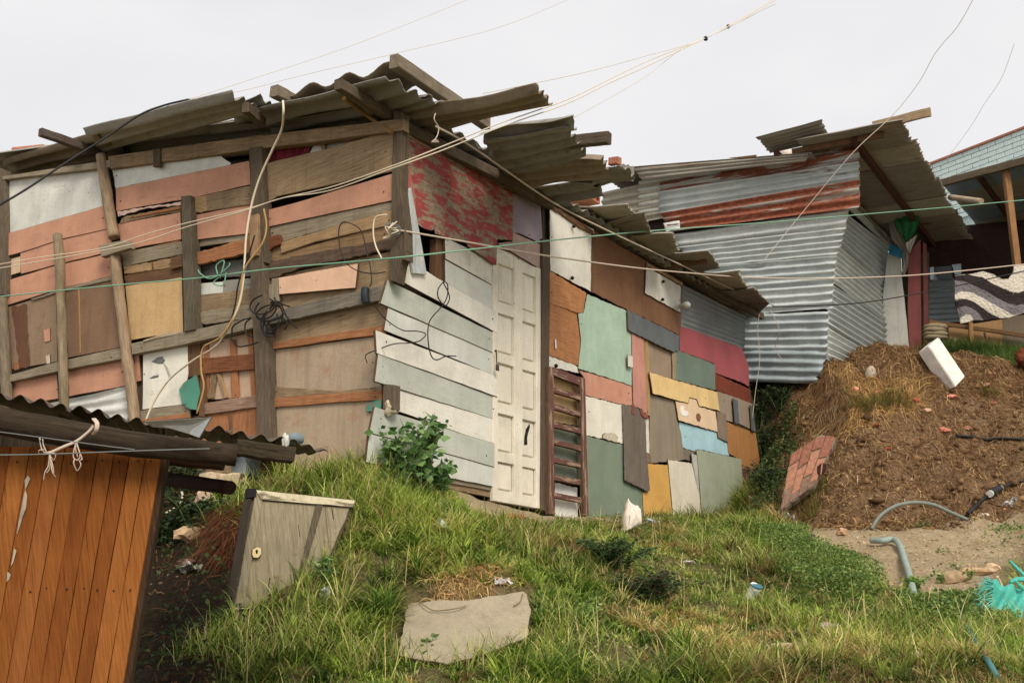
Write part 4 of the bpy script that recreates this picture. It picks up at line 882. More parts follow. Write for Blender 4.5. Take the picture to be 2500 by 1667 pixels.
# wall under the canopy: dark recess, tin panel, chipboard foot and rail
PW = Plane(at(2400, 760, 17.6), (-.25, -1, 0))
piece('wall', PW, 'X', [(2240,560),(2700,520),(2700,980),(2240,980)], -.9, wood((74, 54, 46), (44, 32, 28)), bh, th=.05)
corr_px('wall_sheet', PW, 'K', [(1400,330),(1900,300),(1900,720),(1400,745)], .1, .085, .014, tin((112,124,126),.08), bh)
piece('window_frame', PW, 'K', [(1408,215),(1540,200),(1545,330),(1408,335)], .12, paint((150,170,186),.2), bh, th=.03, grain=90)
piece('window_pane', PW, 'K', [(1490,205),(1660,190),(1670,320),(1540,320)], .16, plain((56,66,70),.3,.3), bh, th=.01)
piece('window_frame', PW, 'K', [(1450,205),(1490,200),(1492,325),(1452,328)], .17, paint((198,214,222),.1), bh, th=.02, grain=90)
piece('window_frame', PW, 'K', [(1660,180),(1750,170),(1755,270),(1690,280)], .17, paint((170,192,206),.1), bh, th=.02, grain=90)
CHIP = fiber((190, 146, 94), (140, 96, 56), .4)
PF = Plane(at(2400, 840, 16.9), (-.2, -1, 0))
for q, m in (([(1630,780),(1860,760),(1870,1090),(1630,1090)], CHIP), ([(1862,745),(2150,700),(2150,1090),(1870,1090)], CHIP), ([(2145,690),(2420,650),(2420,1090),(2150,1090)], fiber((140,124,100))), ([(1560,760),(1640,770),(1640,1080),(1560,1060)], DARKW)):
    piece('foot_panel', PF, 'K', q, 0, m, bh, th=.015, grain=90)
beam('rail', PF.hit(px('K', (1445, 728)), .12), PF.hit(px('K', (2420, 868)), .12), .04, .06, wood((150,112,70),(100,72,46)), bh)
beam('stake', PF.hit(px('K', (1838, 735)), .2), PF.hit(px('K', (1858, 1040)), .2), .06, .05, wood((196,150,90),(150,106,60)), bh, up=Vector((0,-1,0)))
beam('stake', PF.hit(px('K', (1975, 830)), .16), PF.hit(px('K', (2008, 960)), .16), .03, .03, DARKW, bh, up=Vector((0,-1,0)))
beam('stake', PF.hit(px('K', (1692, 880)), .16), PF.hit(px('K', (1690, 1040)), .16), .025, .025, plain((180,186,184),.5,.2), bh, up=Vector((0,-1,0)))
for i in range(4):
    q = PF.hit(px('K', (1500, 775 + 34 * i)), .25); tag(lump('sandbag', q, (.19, .12, .055), plain((158,142,112),.95,.3,.05,40), None, 2, .2, rot=Matrix.Rotation(.1 * (i % 2), 3, 'Z')), ('top', 'second from top', 'third from top', 'lowest')[i] + ' sandbag in the stack beside the maroon door boards', 'sandbag', 'sandbags stacked beside the maroon boards')
# shaggy striped rug hung out to air
rugP = Plane(at(2420, 720, 15.3), (-.1, -1, .12))
B_ = [[(1690,285),(1830,272),(1960,240),(2060,270),(2140,320),(2200,320),(2250,250),(2232,190),(2352,180),(2500,120)],
      [(1690,290),(1830,276),(1960,300),(2040,350),(2130,400),(2230,450),(2300,455),(2352,430),(2500,360)],
      [(1690,330),(1780,345),(1900,390),(2000,430),(2100,500),(2200,560),(2280,580),(2352,560),(2500,500)],
      [(1690,470),(1740,440),(1850,440),(1960,490),(2060,560),(2150,620),(2250,670),(2352,640),(2500,600)],
      [(1700,520),(1800,505),(1880,530),(1960,590),(2040,650),(2120,695),(2200,692),(2280,672),(2500,640)],
      [(1700,610),(1780,580),(1850,590),(1920,640),(1970,705),(2000,760),(2500,800)],
      [(1700,760),(1740,700),(1790,660),(1840,665),(1870,712),(1890,760),(2500,900)]]
bot = [(1690,560),(1715,640),(1745,745),(1800,735),(1870,712),(1975,708),(2060,700),(2130,697),(2200,692),(2280,668),(2352,640),(2500,610)]
topb = [(1685,290),(1830,270),(1960,240),(2060,268),(2140,318),(2200,318),(2245,250),(2232,185),(2352,178),(2500,120)]
cols_ = [(.06,.05,.045),(.55,.50,.42),(.035,.028,.028),(.17,.155,.16),(.55,.50,.42),(.035,.028,.028),(.15,.14,.14),(.52,.48,.4)]
ip = lambda B, x: float(np.interp(x, [b[0] for b in B], [b[1] for b in B]))
bot_y = lambda x: ip(bot, x)
V = []; Cc = []; Fs = []; nxr, nyr = 110, 80
for i in range(nxr + 1):
    x = 1688 + (2480 - 1688) * i / nxr; y0, y1 = ip(topb, x), bot_y(x)
    for j in range(nyr + 1):
        y = y0 + (y1 - y0) * j / nyr; k = sum(1 for b in B_ if y > ip(b, x)); 
        P0 = rugP.hit(px('K', (x, y)), 0); sh = mnoise.noise(P0 * 45) * .014 + mnoise.noise(P0 * 5) * .03 + .02 * math.sin(x * .012)
        V.append(P0 + rugP.n * sh); f = 1 + .35 * mnoise.noise(P0 * 70); Cc.append((*[q * f for q in cols_[k]], 1))
N = len(V); V = V + [v - rugP.n * .03 for v in V]; Cc = Cc + Cc; m = nyr + 1
for i in range(nxr):
    for j in range(nyr):
        q = (i * m + j, i * m + j + 1, (i + 1) * m + j + 1, (i + 1) * m + j); Fs.append(q); Fs.append(tuple(z + N for z in reversed(q)))
for i in range(nxr): a = i * m + nyr; Fs.append((a, a + N, a + m + N, a + m)); a = i * m; Fs.append((a, a + m, a + m + N, a + N))
for j in range(nyr): Fs.append((j, j + N, j + 1 + N, j + 1))
rug = mesh_obj('shaggy_rug', V, Fs, None, None, None, True)
ca_ = rug.data.color_attributes.new('tint', 'FLOAT_COLOR', 'POINT'); ca_.data.foreach_set('color', np.array(Cc, np.float32).ravel())
rug.data.materials.append(vcol_mat('shag', .98, .05)); tag(rug, 'shaggy rug with wavy black, grey and white stripes hung out to air', 'rug')
# reddish dog, mostly outside the view
dog = thing('dog', 'curly reddish-brown dog standing in the grass, cut by the right edge', 'dog', at(2530, 930, 14.6))
dp = at(2503, 872, 14.6); FUR = plain((122, 66, 40), .98, .6, .02, 60, 1.0)
dbm = bmesh.new()
def dblob(c, r, sx=1, sy=1, sz=1):
    q = bmesh.ops.create_icosphere(dbm, subdivisions=3, radius=r)
    for v in q['verts']: v.co = Vector((v.co.x * sx, v.co.y * sy, v.co.z * sz)) + Vector(c)
for c, r, *s in (((0,0,0),.13,1,.9,1),((-.09,-.05,-.03),.06),((.12,.02,-.12),.13),((.34,.05,-.16),.19,1.6,.8,1),((.22,-.06,-.36),.05,1,1,3.2),((.25,.14,-.36),.05,1,1,3.2),((.58,-.06,-.36),.055,1,1,3.2),((.58,.14,-.36),.055,1,1,3.2),((.7,.05,.02),.04,1,1,3),((.06,-.1,-.04),.05,.6,.6,1.6)): dblob(c, r, *s)
me_ = bpy.data.meshes.new('body'); dbm.to_mesh(me_); dbm.free()
body = bpy.data.objects.new('body', me_); put(body, Matrix.Translation(dp), dog); me_.materials.append(FUR)
rm = body.modifiers.new('r', 'REMESH'); rm.mode = 'VOXEL'; rm.voxel_size = .02
tex = bpy.data.textures.new('curl', 'CLOUDS'); tex.noise_scale = .03; dm = body.modifiers.new('d', 'DISPLACE'); dm.texture = tex; dm.strength = .04
# ------------------------------------------------------------------ orange plank shed in the foreground
shed = thing('plank_shed', 'foreground shed of upright orange-brown boards under a dark tin eave', 'shed', PO.hit((200, 1667)) + Vector((0, 0, -.5)))
top = [397, 359, 320, 281, 241, 198, 159, 117, 74, 26, -24, -74, -124]; bot_ = [221, 180, 136, 100, 60, 16, -27, -70, -113, -157, -200, -245, -290]
OR1 = [wood((158, 92, 22), (118, 62, 8), 1.3, .06, .25), wood((172, 104, 32), (130, 72, 14), 1.3, .06, .25), wood((146, 82, 20), (110, 56, 6), 1.3, .06, .25), wood((164, 98, 36), (126, 68, 14), 1.3, .06, .25)]
tint = [1, 1, 2, 0, 2, 0, 3, 0, 1, 2, 0, 3]
for i in range(12):
    piece('board', PO, 'X', [(top[i] - .5, 1090), (top[i+1] + 1, 1090), (bot_[i+1] + 1, 2150), (bot_[i] - .5, 2150)], .004 * (i % 2), OR1[tint[i]], shed, th=.02, grain=100, tilt=.002, jag=.001, chamfer=.0012)
piece('corner_stud', PO, 'X', [(397, 1095), (412, 1095), (236, 2150), (222, 2150)], -.02, wood((92, 66, 44), (52, 38, 28)), shed, th=.05, grain=100, jag=.003)
piece('backing', PO, 'X', [(-124, 1000), (392, 1095), (216, 2150), (-290, 2150)], -.04, DARKW, shed, th=.03)
for i in range(11):
    for yy in (1128, 1440):
        f = (yy - 1090) / 1060; xx = (top[i] * .5 + top[i+1] * .5) * (1 - f) + (bot_[i] * .5 + bot_[i+1] * .5) * f
        lump('nail', PO.hit((xx + random.uniform(-5, 5), yy + random.uniform(-5, 5)), .006), (.0045, .003, .0045), plain((46, 36, 30), .7, .3), shed, 1, .1)
WP = plain((176, 164, 140), .9, .4)
for q in ([(68,1160),(74,1168),(62,1195),(60,1172)],[(61,1195),(66,1210),(63,1240),(55,1262),(46,1290),(40,1305),(46,1265)],[(34,1338),(40,1344),(32,1372),(26,1382)],[(18,1395),(26,1402),(22,1415),(16,1420)]):
    piece('paint_mark', PO, 'X', q, .012, WP, shed, th=.003, jag=.002, chamfer=.0006)
LOGD = wood((76, 62, 46), (40, 31, 23), .5)
tube('log_beam', [at(-80, 1008, 4.05), at(100, 1046, 4.07), at(300, 1080, 4.1), at(470, 1100, 4.14), at(578, 1112, 4.18)], [.05,.05,.047,.044,.042], LOGD, shed, 14, 6, .12)
tube('log_beam', [at(-80, 1070, 4.3), at(200, 1092, 4.32), at(420, 1112, 4.34), at(548, 1124, 4.36)], .04, wood((84, 56, 38), (46, 32, 24), .5), shed, 12, 5, .12)
tube('log_beam', [at(340, 1160, 5.4), at(470, 1178, 4.9), at(561, 1190, 4.6)], [.03,.031,.029], wood((78, 52, 40), (42, 30, 24), .5), shed, 12, 5, .1)
beam('log_beam', at(575, 1092, 4.24), at(716, 1112, 4.30), .06, .06, wood((82, 70, 50), (44, 36, 27)), shed)
ed = [(-80, 953), (0, 968), (180, 1000), (300, 1030), (420, 1040), (560, 1048), (700, 1076), (808, 1104)]
def eave(x, back, dz=0):
    y = float(np.interp(x, [e[0] for e in ed], [e[1] for e in ed])); Y = 4.02 + (x + 80) / 900 * .3
    return at(x, y, Y) + Vector((-.3, 1, .10)) * back + Vector((0, 0, dz))
SHT = tin((98, 84, 70), .5, (66, 44, 34), .7, .1)
for x0, x1 in ((-80, 175), (160, 395), (380, 575), (555, 700)):
    corr('roof_sheet', eave(x0, 0), eave(x0, 1.9), eave(x1, 1.9), eave(x1, 0), .072, .012, SHT, shed, th=.002, jag=.006, sag=.012, seg=10)
corr('roof_sheet', eave(690, .05), eave(690, .8), eave(806, .75), eave(806, .08), .06, .008, SHT, shed, th=.002, jag=.012, dent=.02, seg=8)
fl = [at(*a) for a in ((352,1029,4.0),(515,1019,4.0),(486,1068,4.02),(455,1056,4.03),(440,1048,4.03),(372,1042,4.02))]
mesh_obj('roof_flap', [*fl, *[f + Vector((.002, .012, .003)) for f in fl]], [(0,1,2,3,4,5),(11,10,9,8,7,6),(0,6,7,1),(1,7,8,2),(2,8,9,3),(3,9,10,4),(4,10,11,5),(5,11,6,0)], tin((190, 196, 196), .05, rough=.3, metal=.6), None, shed)
tag(lump('stone', at(722, 1072, 4.45), (.04, .035, .026), plain((120, 134, 138), .8, .3), None, 2, .3), 'small blue-grey stone holding down the end of the shed tin', 'stone')
tag(lump('plastic_scrap', at(697, 1078, 4.28), (.012, .016, .03), plain((206, 204, 194), .6, .4), None, 3, .5), 'crumpled white plastic scrap stuck on the shed eave end', 'plastic')
ROPE = plain((206, 186, 166), .9, .25, .1, 120)
rp = lambda a, Y=3.98: at(*px('N', a), Y)
rope = thing('knotted_rope', 'frayed pale rope tied round the shed log beam', 'rope', rp((320, 450)))
tube('strand', [rp((625,270)), rp((590,310)), rp((510,375)), rp((430,410)), rp((350,445)), rp((310,455))], .0055, ROPE, rope, 8, 6, .3)
for k in range(3): tube('loop', [rp((618 + 9 * k, 225)), rp((640 + 8 * k, 255), 3.95), rp((636 + 7 * k, 300), 3.95), rp((618 + 6 * k, 328))], .004, ROPE, rope, 6, 5)
for pts in ([(310,455),(280,430),(262,350),(270,365)],[(312,450),(290,400),(285,360)],[(315,455),(265,460),(262,435),(300,430)],[(330,450),(370,460),(360,500),(340,480)],[(330,455),(335,500),(330,560),(310,585)],[(333,455),(340,520),(350,580),(372,615)],[(330,460),(322,540),(300,580),(290,635)],[(335,470),(352,540),(360,590)],[(510,375),(495,430),(490,480),(515,500),(535,470),(515,400)],[(512,380),(530,440),(548,490),(535,500)],[(500,490),(492,520),(515,570),(540,530),(520,490)],[(512,378),(505,430),(520,480)]):
    tube('fray', [rp(p, 3.97 + random.uniform(-.01, .01)) for p in pts], .002, ROPE, rope, 5, 5)

# ------------------------------------------------------------------ slatted ladder frame by the door
lad = thing('ladder_frame', 'worn maroon ladder-like wooden frame with eight rungs right of the white door', 'ladder', PR.hit((1385, 1250), .08))
LAD = paint((112, 70, 62), .9, (158, 132, 106), stain=.4)
Ld = lambda nm, pts, off: piece(nm, PR, 'H', pts, off, LAD, lad, th=.035, jag=.0015, chamfer=.004)
Ld('stile', [(533,48),(577,60),(588,1260),(541,1260)], .075); Ld('stile', [(795,130),(838,146),(864,1270),(826,1270)], .075)
for a, b, h in ((52,138,70),(214,280,48),(352,414,48),(500,556,46),(640,696,46),(788,836,46),(934,976,46),(1078,1120,46)):
    Ld('rung', [(574,a),(800,b),(802,b+h),(576,a+h)], .068)

# ------------------------------------------------------------------ weathered cupboard tipped on the bank
PC = Plane(at(700, 1330, 6.7), (.375, -.927, .06))
cab = thing('wooden_cupboard', 'weathered grey wooden cupboard with cream top rail tipped on the grassy bank', 'cupboard', PC.hit((690, 1480)))
WG = wood((176, 164, 134), (128, 114, 88), .7); WGD = wood((120, 108, 88), (78, 68, 54), .7); CRM = paint((226, 214, 176), .9, (128, 116, 94), stain=.6)
Cb = lambda nm, pts, off, m, **k: piece(nm, PC, 'O', pts, off, m, cab, **k)
q = [PC.hit(px('O', p), -.012) for p in ((690,372),(1330,440),(1060,1100),(560,1118))]
bk = Vector((-.375, .927, -.06)).normalized() * .32
mesh_obj('carcass', [*q, *[p + bk for p in q]], [(0,3,2,1),(4,5,6,7),(0,4,7,3),(1,2,6,5),(0,1,5,4),(3,7,6,2)], wood((104, 92, 74), (66, 56, 46)), None, cab)
Cb('door_panel', [(740,440),(1095,466),(985,900),(935,1045),(610,1065)], -.004, WG, grain=98)
Cb('side_panel', [(1120,470),(1300,480),(1180,760),(1060,1080),(950,1075),(1000,880)], -.004, WG, grain=98, jag=.004)
Cb('top_rail', [(705,372),(1330,438),(1318,484),(732,436)], .012, CRM)
Cb('stile', [(705,376),(748,440),(640,1062),(566,1118),(596,1000)], .006, WG, grain=98)
Cb('stile', [(1085,464),(1128,468),(1005,900),(960,1080),(930,1080),(975,900)], .008, WGD, grain=98)
Cb('bottom_rail', [(600,1058),(940,1036),(1060,1070),(1050,1092),(566,1112)], .008, WG)
Cb('bottom_edge', [(562,1112),(1050,1090),(1050,1102),(562,1126)], .012, CRM)
Cb('broken_slot', [(775,1042),(795,1020),(830,1030),(880,1022),(940,1030),(938,1042),(860,1046)], .002, HOLE, th=.004, jag=.004)
for a in ((968,585,982,670),(790,925,782,1010),(1180,490,1192,560)): Cb('crack', [(a[0],a[1]),(a[0]+6,a[1]),(a[2]+4,a[3]),(a[2],a[3])], .0, HOLE, th=.003)
Cb('keyhole_plate', [(682,745),(715,728),(742,735),(742,775),(722,800),(690,800),(680,780)], .02, paint((232,206,150), .1, (180,150,100)), th=.014)
Cb('keyhole', [(704,752),(714,745),(720,758),(716,775),(708,772)], .024, HOLE, th=.004)
lump('bolt', PC.hit(px('O', (803, 1060)), .02), (.018, .012, .02), plain((140, 84, 58), .9, .4), cab, 2, .2)
Cb('hinge_block', [(648,365),(712,362),(708,420),(648,426)], .01, plain((30, 26, 24), .8, .3), th=.05)
plank = piece('loose_plank', Plane(at(540, 1470, 6.85), (.2, -.8, .5)), 'O', [(400,1105),(555,1008),(575,1105),(560,1135),(420,1160)], 0, WG, None, th=.02)
tag(plank, 'small grey board lying under the cupboard corner', 'board')

# ------------------------------------------------------------------ slab, foam block, fallen brick panel
PSL = Plane(at(1120, 1535, 6.28), (0.03, -.56, .83), (1, 0, 0))
slab = piece('concrete_slab', PSL, 'Q', [(272,945),(480,920),(700,925),(900,895),(1110,868),(1140,890),(1168,1000),(1145,1192),(960,1270),(780,1332),(560,1385),(210,1310)], .045, fiber((166, 152, 126), (130, 110, 84), .6), None, th=.05, grain=10, jag=.006)
tag(slab, 'flat grey slab lying on the grassy bank below the door', 'slab')
fb = [at(*px('K', p), Y) for p, Y in (((1338,1022),13.9),((1440,962),13.75),((1600,1260),13.55),((1480,1290),13.7),((1440,955),14.05),((1538,872),13.95),((1800,1260),13.6),((1660,1300),13.8))]
fA, fB, fC = at(*px('K', (1338, 1022)), 14.0), at(*px('K', (1440, 958)), 13.8), at(*px('K', (1536, 873)), 14.15)
dn = (at(*px('K', (1790, 1250)), 13.9) - fC)
Vv = [fA, fB, fC, fA + (fC - fB), fA + dn, fB + dn, fC + dn, fA + (fC - fB) + dn]
foam = mesh_obj('foam_block', Vv, [(0,1,2,3),(0,4,5,1),(1,5,6,2),(2,6,7,3),(3,7,4,0),(4,7,6,5)], plain((232, 226, 216), .9, .3, .1, 9, .3))
_bm = bmesh.new(); _bm.from_mesh(foam.data); bmesh.ops.recalc_face_normals(_bm, faces=_bm.faces); bmesh.ops.bevel(_bm, geom=_bm.edges[:], offset=.012, segments=2, affect='EDGES'); _bm.to_mesh(foam.data); _bm.free()
tag(foam, 'white foam block leaning in the soil below the maroon boards', 'block')
PBK = Plane(at(1970, 1150, 11.9), (-.30, -.86, .42))
bp = thing('fallen_brick_panel', 'broken orange hollow-brick wall piece lying on the bank beside the house', 'brickwork', PBK.hit((1930, 1240)))
c0, c1, c2, c3 = [Vector(PBK.uv(PBK.hit(px('L', p), 0))) for p in ((440,702),(800,598),(628,965),(350,1165))]
cm = Vector(PBK.uv(PBK.hit(px('L', (690,540)), 0)))
bil = lambda a, b: c0.lerp(c1, a).lerp(c3.lerp(c2, a), b) + (cm - c0.lerp(c1, .62)) * (max(0, 1 - abs(a - .62) / .62) * (1 - b))
CL = [plain(c, .92, .4, .1, 24, .6) for c in ((172, 112, 86), (158, 102, 80), (182, 126, 98), (142, 112, 94))]
k = 0
for i in range(4):
    b = -.02 if i % 2 else -.2
    while b < .98:
        b0, b1 = max(0, b), min(1, b + .44); b += .45
        if b1 - b0 < .06: continue
        k += 1
        P = [PBK.pt(*bil(a, bb_), .012) for a, bb_ in ((i/4+.008, b1-.008), ((i+1)/4-.008, b1-.008), ((i+1)/4-.008, b0+.008), (i/4+.008, b0+.008))]
        piece('brick', PBK, None, None, .012 + random.uniform(0, .006), CL[(k * 5 + i) % 4], bp, th=.09, grain=60, jag=.004, chamfer=.006, world_pts=P)
piece('mortar', PBK, None, None, 0, plain((150, 136, 116), .95, .4, .05), bp, th=.085, world_pts=[PBK.pt(*bil(a, b), 0) for a, b in ((.0,1),(1,1),(1,0),(.62,0),(0,0))], jag=.006)
piece('brick_hollow', PBK, 'L', [(655,800),(690,770),(735,780),(725,840),(680,870),(655,850)], .022, plain((54, 34, 28), .95, .4), bp, th=.01, jag=.006)
for pts in ([(690,775),(702,778),(690,865),(680,868)],): piece('brick_web', PBK, 'L', pts, .026, CL[2], bp, th=.02)

# ------------------------------------------------------------------ hoses, cables on the ground
def gpt(p, up=.0): g = ground_hit(p); return g + Vector((0, 0, up))
HOSE = plain((122, 132, 122), .5, .25); 
g0, g1 = gpt(px('L', (1100, 1325)), .01), gpt(px('L', (1890, 1250)), .01)
arch = [g0, *[at(*px('L', p), g0.y + (g1.y - g0.y) * f) for p, f in (((1170,1210),.15),((1290,1128),.3),((1440,1096),.45),((1600,1112),.62),((1740,1172),.8))], g1]
tag(tube('hose', arch, .017, HOSE, None, 10), 'grey-green hose arching over the foot of the soil bank', 'hose')
bhz = thing('black_hose', 'black hose with a white-ringed coupling at the foot of the soil bank', 'hose', g1)
hp_ = [gpt(px('L', p), .05) for p in ((1895,1240),(1990,1160),(2090,1075),(2160,1028),(2260,990),(2420,940))]
tube('pipe', hp_, .018, BLACKR, bhz, 10); tube('coupling', [hp_[2] + (hp_[3]-hp_[2]) * -.1, hp_[2] + (hp_[3]-hp_[2]) * .9], .04, BLACKR, bhz, 12)
for f in (-.15, .95): q = hp_[2] + (hp_[3] - hp_[2]) * f; tube('ring', [q - (hp_[3]-hp_[2]) * .05, q + (hp_[3]-hp_[2]) * .05], .034, WHITEP, bhz, 12)
tag(tube('ground_cable', [gpt(px('L', p), .04) for p in ((1795,588),(1900,600),(2050,612),(2200,608),(2450,615))], .017, BLACKR, None, 8), 'black cable lying across the upper soil bank', 'cable')
sp_ = [gpt(px('S', p), .05) for p in ((1380,350),(1460,350),(1520,342),(1560,380),(1590,470),(1615,550),(1638,640),(1650,700))]
tag(tube('hose', sp_, .026, plain((150, 168, 158), .6, .25), None, 12), 'thick pale grey hose running down the sandy path', 'hose')
tag(tube('hose', [gpt(px('S', p), .06) for p in ((2000,930),(2025,985),(2080,1090),(2130,1170),(2190,1270))], .016, plain((70, 130, 130), .6, .25), None, 8), 'teal hose lying in the grass near the bottom right corner', 'hose')

# ------------------------------------------------------------------ litter and small finds
tag(lump('ceramic_lump', gpt(px('Q', (1640, 565)), .03), (.03, .03, .035), plain((214, 170, 118), .6, .4), None, 2, .4), 'small orange and cream lump in the grass below the green panel', 'rubble')
bag_pts = [(1145,1400),(1150,1260),(1172,1180),(1190,1128),(1205,1160),(1240,1190),(1262,1185),(1292,1215),(1298,1340),(1240,1365),(1200,1385),(1130,1425)]
PBG = Plane(ground_hit((1535, 1303)) + Vector((0, .02, 0)), ND * .5 + Vector((0, -.8, 0)))
bagP = [Vector(PBG.uv(PBG.hit(px('H', p), 0))) for p in bag_pts]
bm = bmesh.new(); cen = sum(bagP, Vector((0, 0))) / len(bagP); rings = []
for d, sc in ((-.05, .55), (-.035, .9), (0, 1.0), (.03, .86), (.045, .5)):
    rings.append([bm.verts.new(PBG.pt(*(cen + (p - cen) * sc), d + random.uniform(-.008, .008))) for p in bagP])
for r0, r1 in zip(rings, rings[1:]):
    for i in range(len(bagP)): bm.faces.new((r0[i], r0[(i + 1) % len(bagP)], r1[(i + 1) % len(bagP)], r1[i]))
bm.faces.new(rings[-1]); bm.faces.new(list(reversed(rings[0])))
bmesh.ops.triangulate(bm, faces=bm.faces[:]); bmesh.ops.subdivide_edges(bm, edges=bm.edges[:], cuts=2, use_grid_fill=True)
for v in bm.verts: v.co += PBG.n * mnoise.noise(v.co * 26) * .018 + Vector((1, 0, 0)) * mnoise.noise(v.co * 20 + Vector((9, 0, 0))) * .012
bmesh.ops.recalc_face_normals(bm, faces=bm.faces[:])
me_ = bpy.data.meshes.new('plastic_sack'); bm.to_mesh(me_); bm.free(); me_.materials.append(plain((236, 222, 206), .6, .15, .3, 10, .4)); me_.polygons.foreach_set('use_smooth', [True] * len(me_.polygons))
tag(put(bpy.data.objects.new('plastic_sack', me_)), 'crumpled upright white sack in the grass before the sage green panel', 'sack')
mul3 = lambda c: tuple(x * .92 for x in c)
def scrap(c, p, size, col, label, cat='litter', nm='plastic_scrap', up=.05, r=.8):
    """a crumpled thin sheet half sunk in the grass"""
    g = gpt(px(c, p), up * .6); n_ = 9; V = []; Fs = []; sd_ = random.uniform(0, 99); Rm = Matrix.Rotation(random.uniform(-.9, .2), 3, 'X') @ Matrix.Rotation(random.uniform(0, 6.28), 3, 'Z')
    for i in range(n_):
        for j in range(n_):
            x, y = i / (n_ - 1) * 2 - 1, j / (n_ - 1) * 2 - 1; e = 1 + .5 * mnoise.noise(Vector((x * 1.5, y * 1.5, sd_)))
            q = Vector((x * size[0] * e * 1.2, y * size[2] * e * 1.2, size[1] * 1.3 * (mnoise.noise(Vector((x * 1.6, y * 1.6, sd_ + 5))) + .6 * mnoise.noise(Vector((x * 4, y * 4, sd_))))))
            V.append(Rm @ q)
    N = len(V); V += [v - Vector((0, -.002, .002)) for v in V]
    for i in range(n_ - 1):
        for j in range(n_ - 1):
            f = (i * n_ + j, (i + 1) * n_ + j, (i + 1) * n_ + j + 1, i * n_ + j + 1); Fs.append(f); Fs.append(tuple(k + N for k in reversed(f)))
    tag(mesh_obj(nm, V, Fs, plain(mul3(col), .7, .4, .2, 20, .3), Matrix.Translation(g)), label, cat)
scrap('H', (1392,1350), (.03,.02,.055), (206,222,232), 'small bluish white plastic scrap right of the upright sack')
scrap('S', (218,480), (.03,.02,.05), (226,208,206), 'pinkish white plastic scrap among dry stalks')
scrap('Q', (960,835), (.05,.03,.022), (236,230,228), 'white crumpled scrap above the grey slab')
scrap('Q', (515,450), (.05,.03,.04), (206,216,212), 'pale plastic scrap in the grass below the leafy weed')
scrap('Q', (300,390), (.045,.03,.02), (226,226,216), 'flat white scrap in the grass under the corner weed')
scrap('L', (395,1255), (.05,.04,.06), (214,224,230), 'white plastic bottle piece at the foot of the house end')
scrap('L', (2240,1135), (.07,.04,.03), (216,214,212), 'white scrap beside the black hose coupling')
scrap('O', (300,905), (.05,.04,.045), (190,186,176), 'dirty white rag in the dark hollow left of the cupboard')
scrap('O', (1150,1050), (.03,.03,.03), (210,214,214), 'little white scrap right of the cupboard foot')
cupP = gpt(px('S', (625, 730)), .05)
cup = thing('plastic_cup', 'white cup with blue rim lying in the grass below the dark bush', 'cup', cupP)
tube('cup_body', [cupP + Vector((-.02, .03, .0)), cupP + Vector((.0, 0, .04)), cupP + Vector((.02, -.03, .08))], [.032, .036, .04], plain((232, 232, 228), .4, .08), cup, 16, 3)
tube('rim', [cupP + Vector((.02, -.03, .078)), cupP + Vector((.022, -.033, .086))], .043, plain((60, 120, 140), .4, .1), cup, 16, 3)
# bricks left on roofs
def hollow_brick(P0, xdir, zdir, L_, W_, H_, label):
    th_ = thing('hollow_brick', label, 'brick', P0); M = frame(P0, xdir, zdir); V = []; Fs = []
    def box(x0, x1, y0, y1, z0, z1):
        b = len(V); V.extend([(x0,y0,z0),(x1,y0,z0),(x1,y1,z0),(x0,y1,z0),(x0,y0,z1),(x1,y0,z1),(x1,y1,z1),(x0,y1,z1)])
        Fs.extend([tuple(b + i for i in f) for f in ((3,2,1,0),(4,5,6,7),(0,1,5,4),(1,2,6,5),(2,3,7,6),(3,0,4,7))])
    w = .012
    for z in (0, H_ / 2 - w / 2, H_ - w): box(0, L_, 0, W_, z, z + w)
    for y in (0, W_ / 2 - w / 2, W_ - w):
        box(.001, L_ - .001, y + .0005, y + w, w, H_ / 2 - w / 2); box(.001, L_ - .001, y + .0005, y + w, H_ / 2 + w / 2, H_ - w)
    for i in range(5): box(.002, L_ - .002, -.004, 0, H_ * (i + .25) / 5.2, H_ * (i + .75) / 5.2)
    mesh_obj('shell', V, Fs, plain((196, 128, 98), .9, .35, .1, 24, .4), M, th_)
hb = PTRF.hit((1368, 500), -.06); hollow_brick(hb, ND, Vector((0, 0, 1)), .34, .18, .12, 'hollow clay brick weighing down the lower tin roof above the door')
tb = PROOF.hit((24, 388), -.06); hollow_brick(tb, ND + RD * .3, Vector((0, .1, 1)), .34, .2, .12, 'hollow clay brick on the low left end of the house roof')
tag(beam('loose_plank', PROOF.hit((1490, 396), -.04), PROOF.hit((1512, 392), -.04), .06, .06, CLAY), 'small brick chunk on the upper right roof sheets', 'brick')
# bulb in a socket under the eave
lb = thing('bulb', 'bare bulb holder under the eave by the small white panel', 'lamp', PR.hit(px('G', (1650, 895)), .15))
b0 = PR.hit(px('G', (1620, 900)), .06); b1 = PR.hit(px('G', (1680, 885)), .2)
tube('socket', [b0, b0.lerp(b1, .5)], .03, plain((190, 186, 176), .5, .1), lb, 12, 3); lump('glass', b0.lerp(b1, .8), (.045, .045, .04), plain((206, 204, 196), .2, .1, .6), lb, 3, .03)
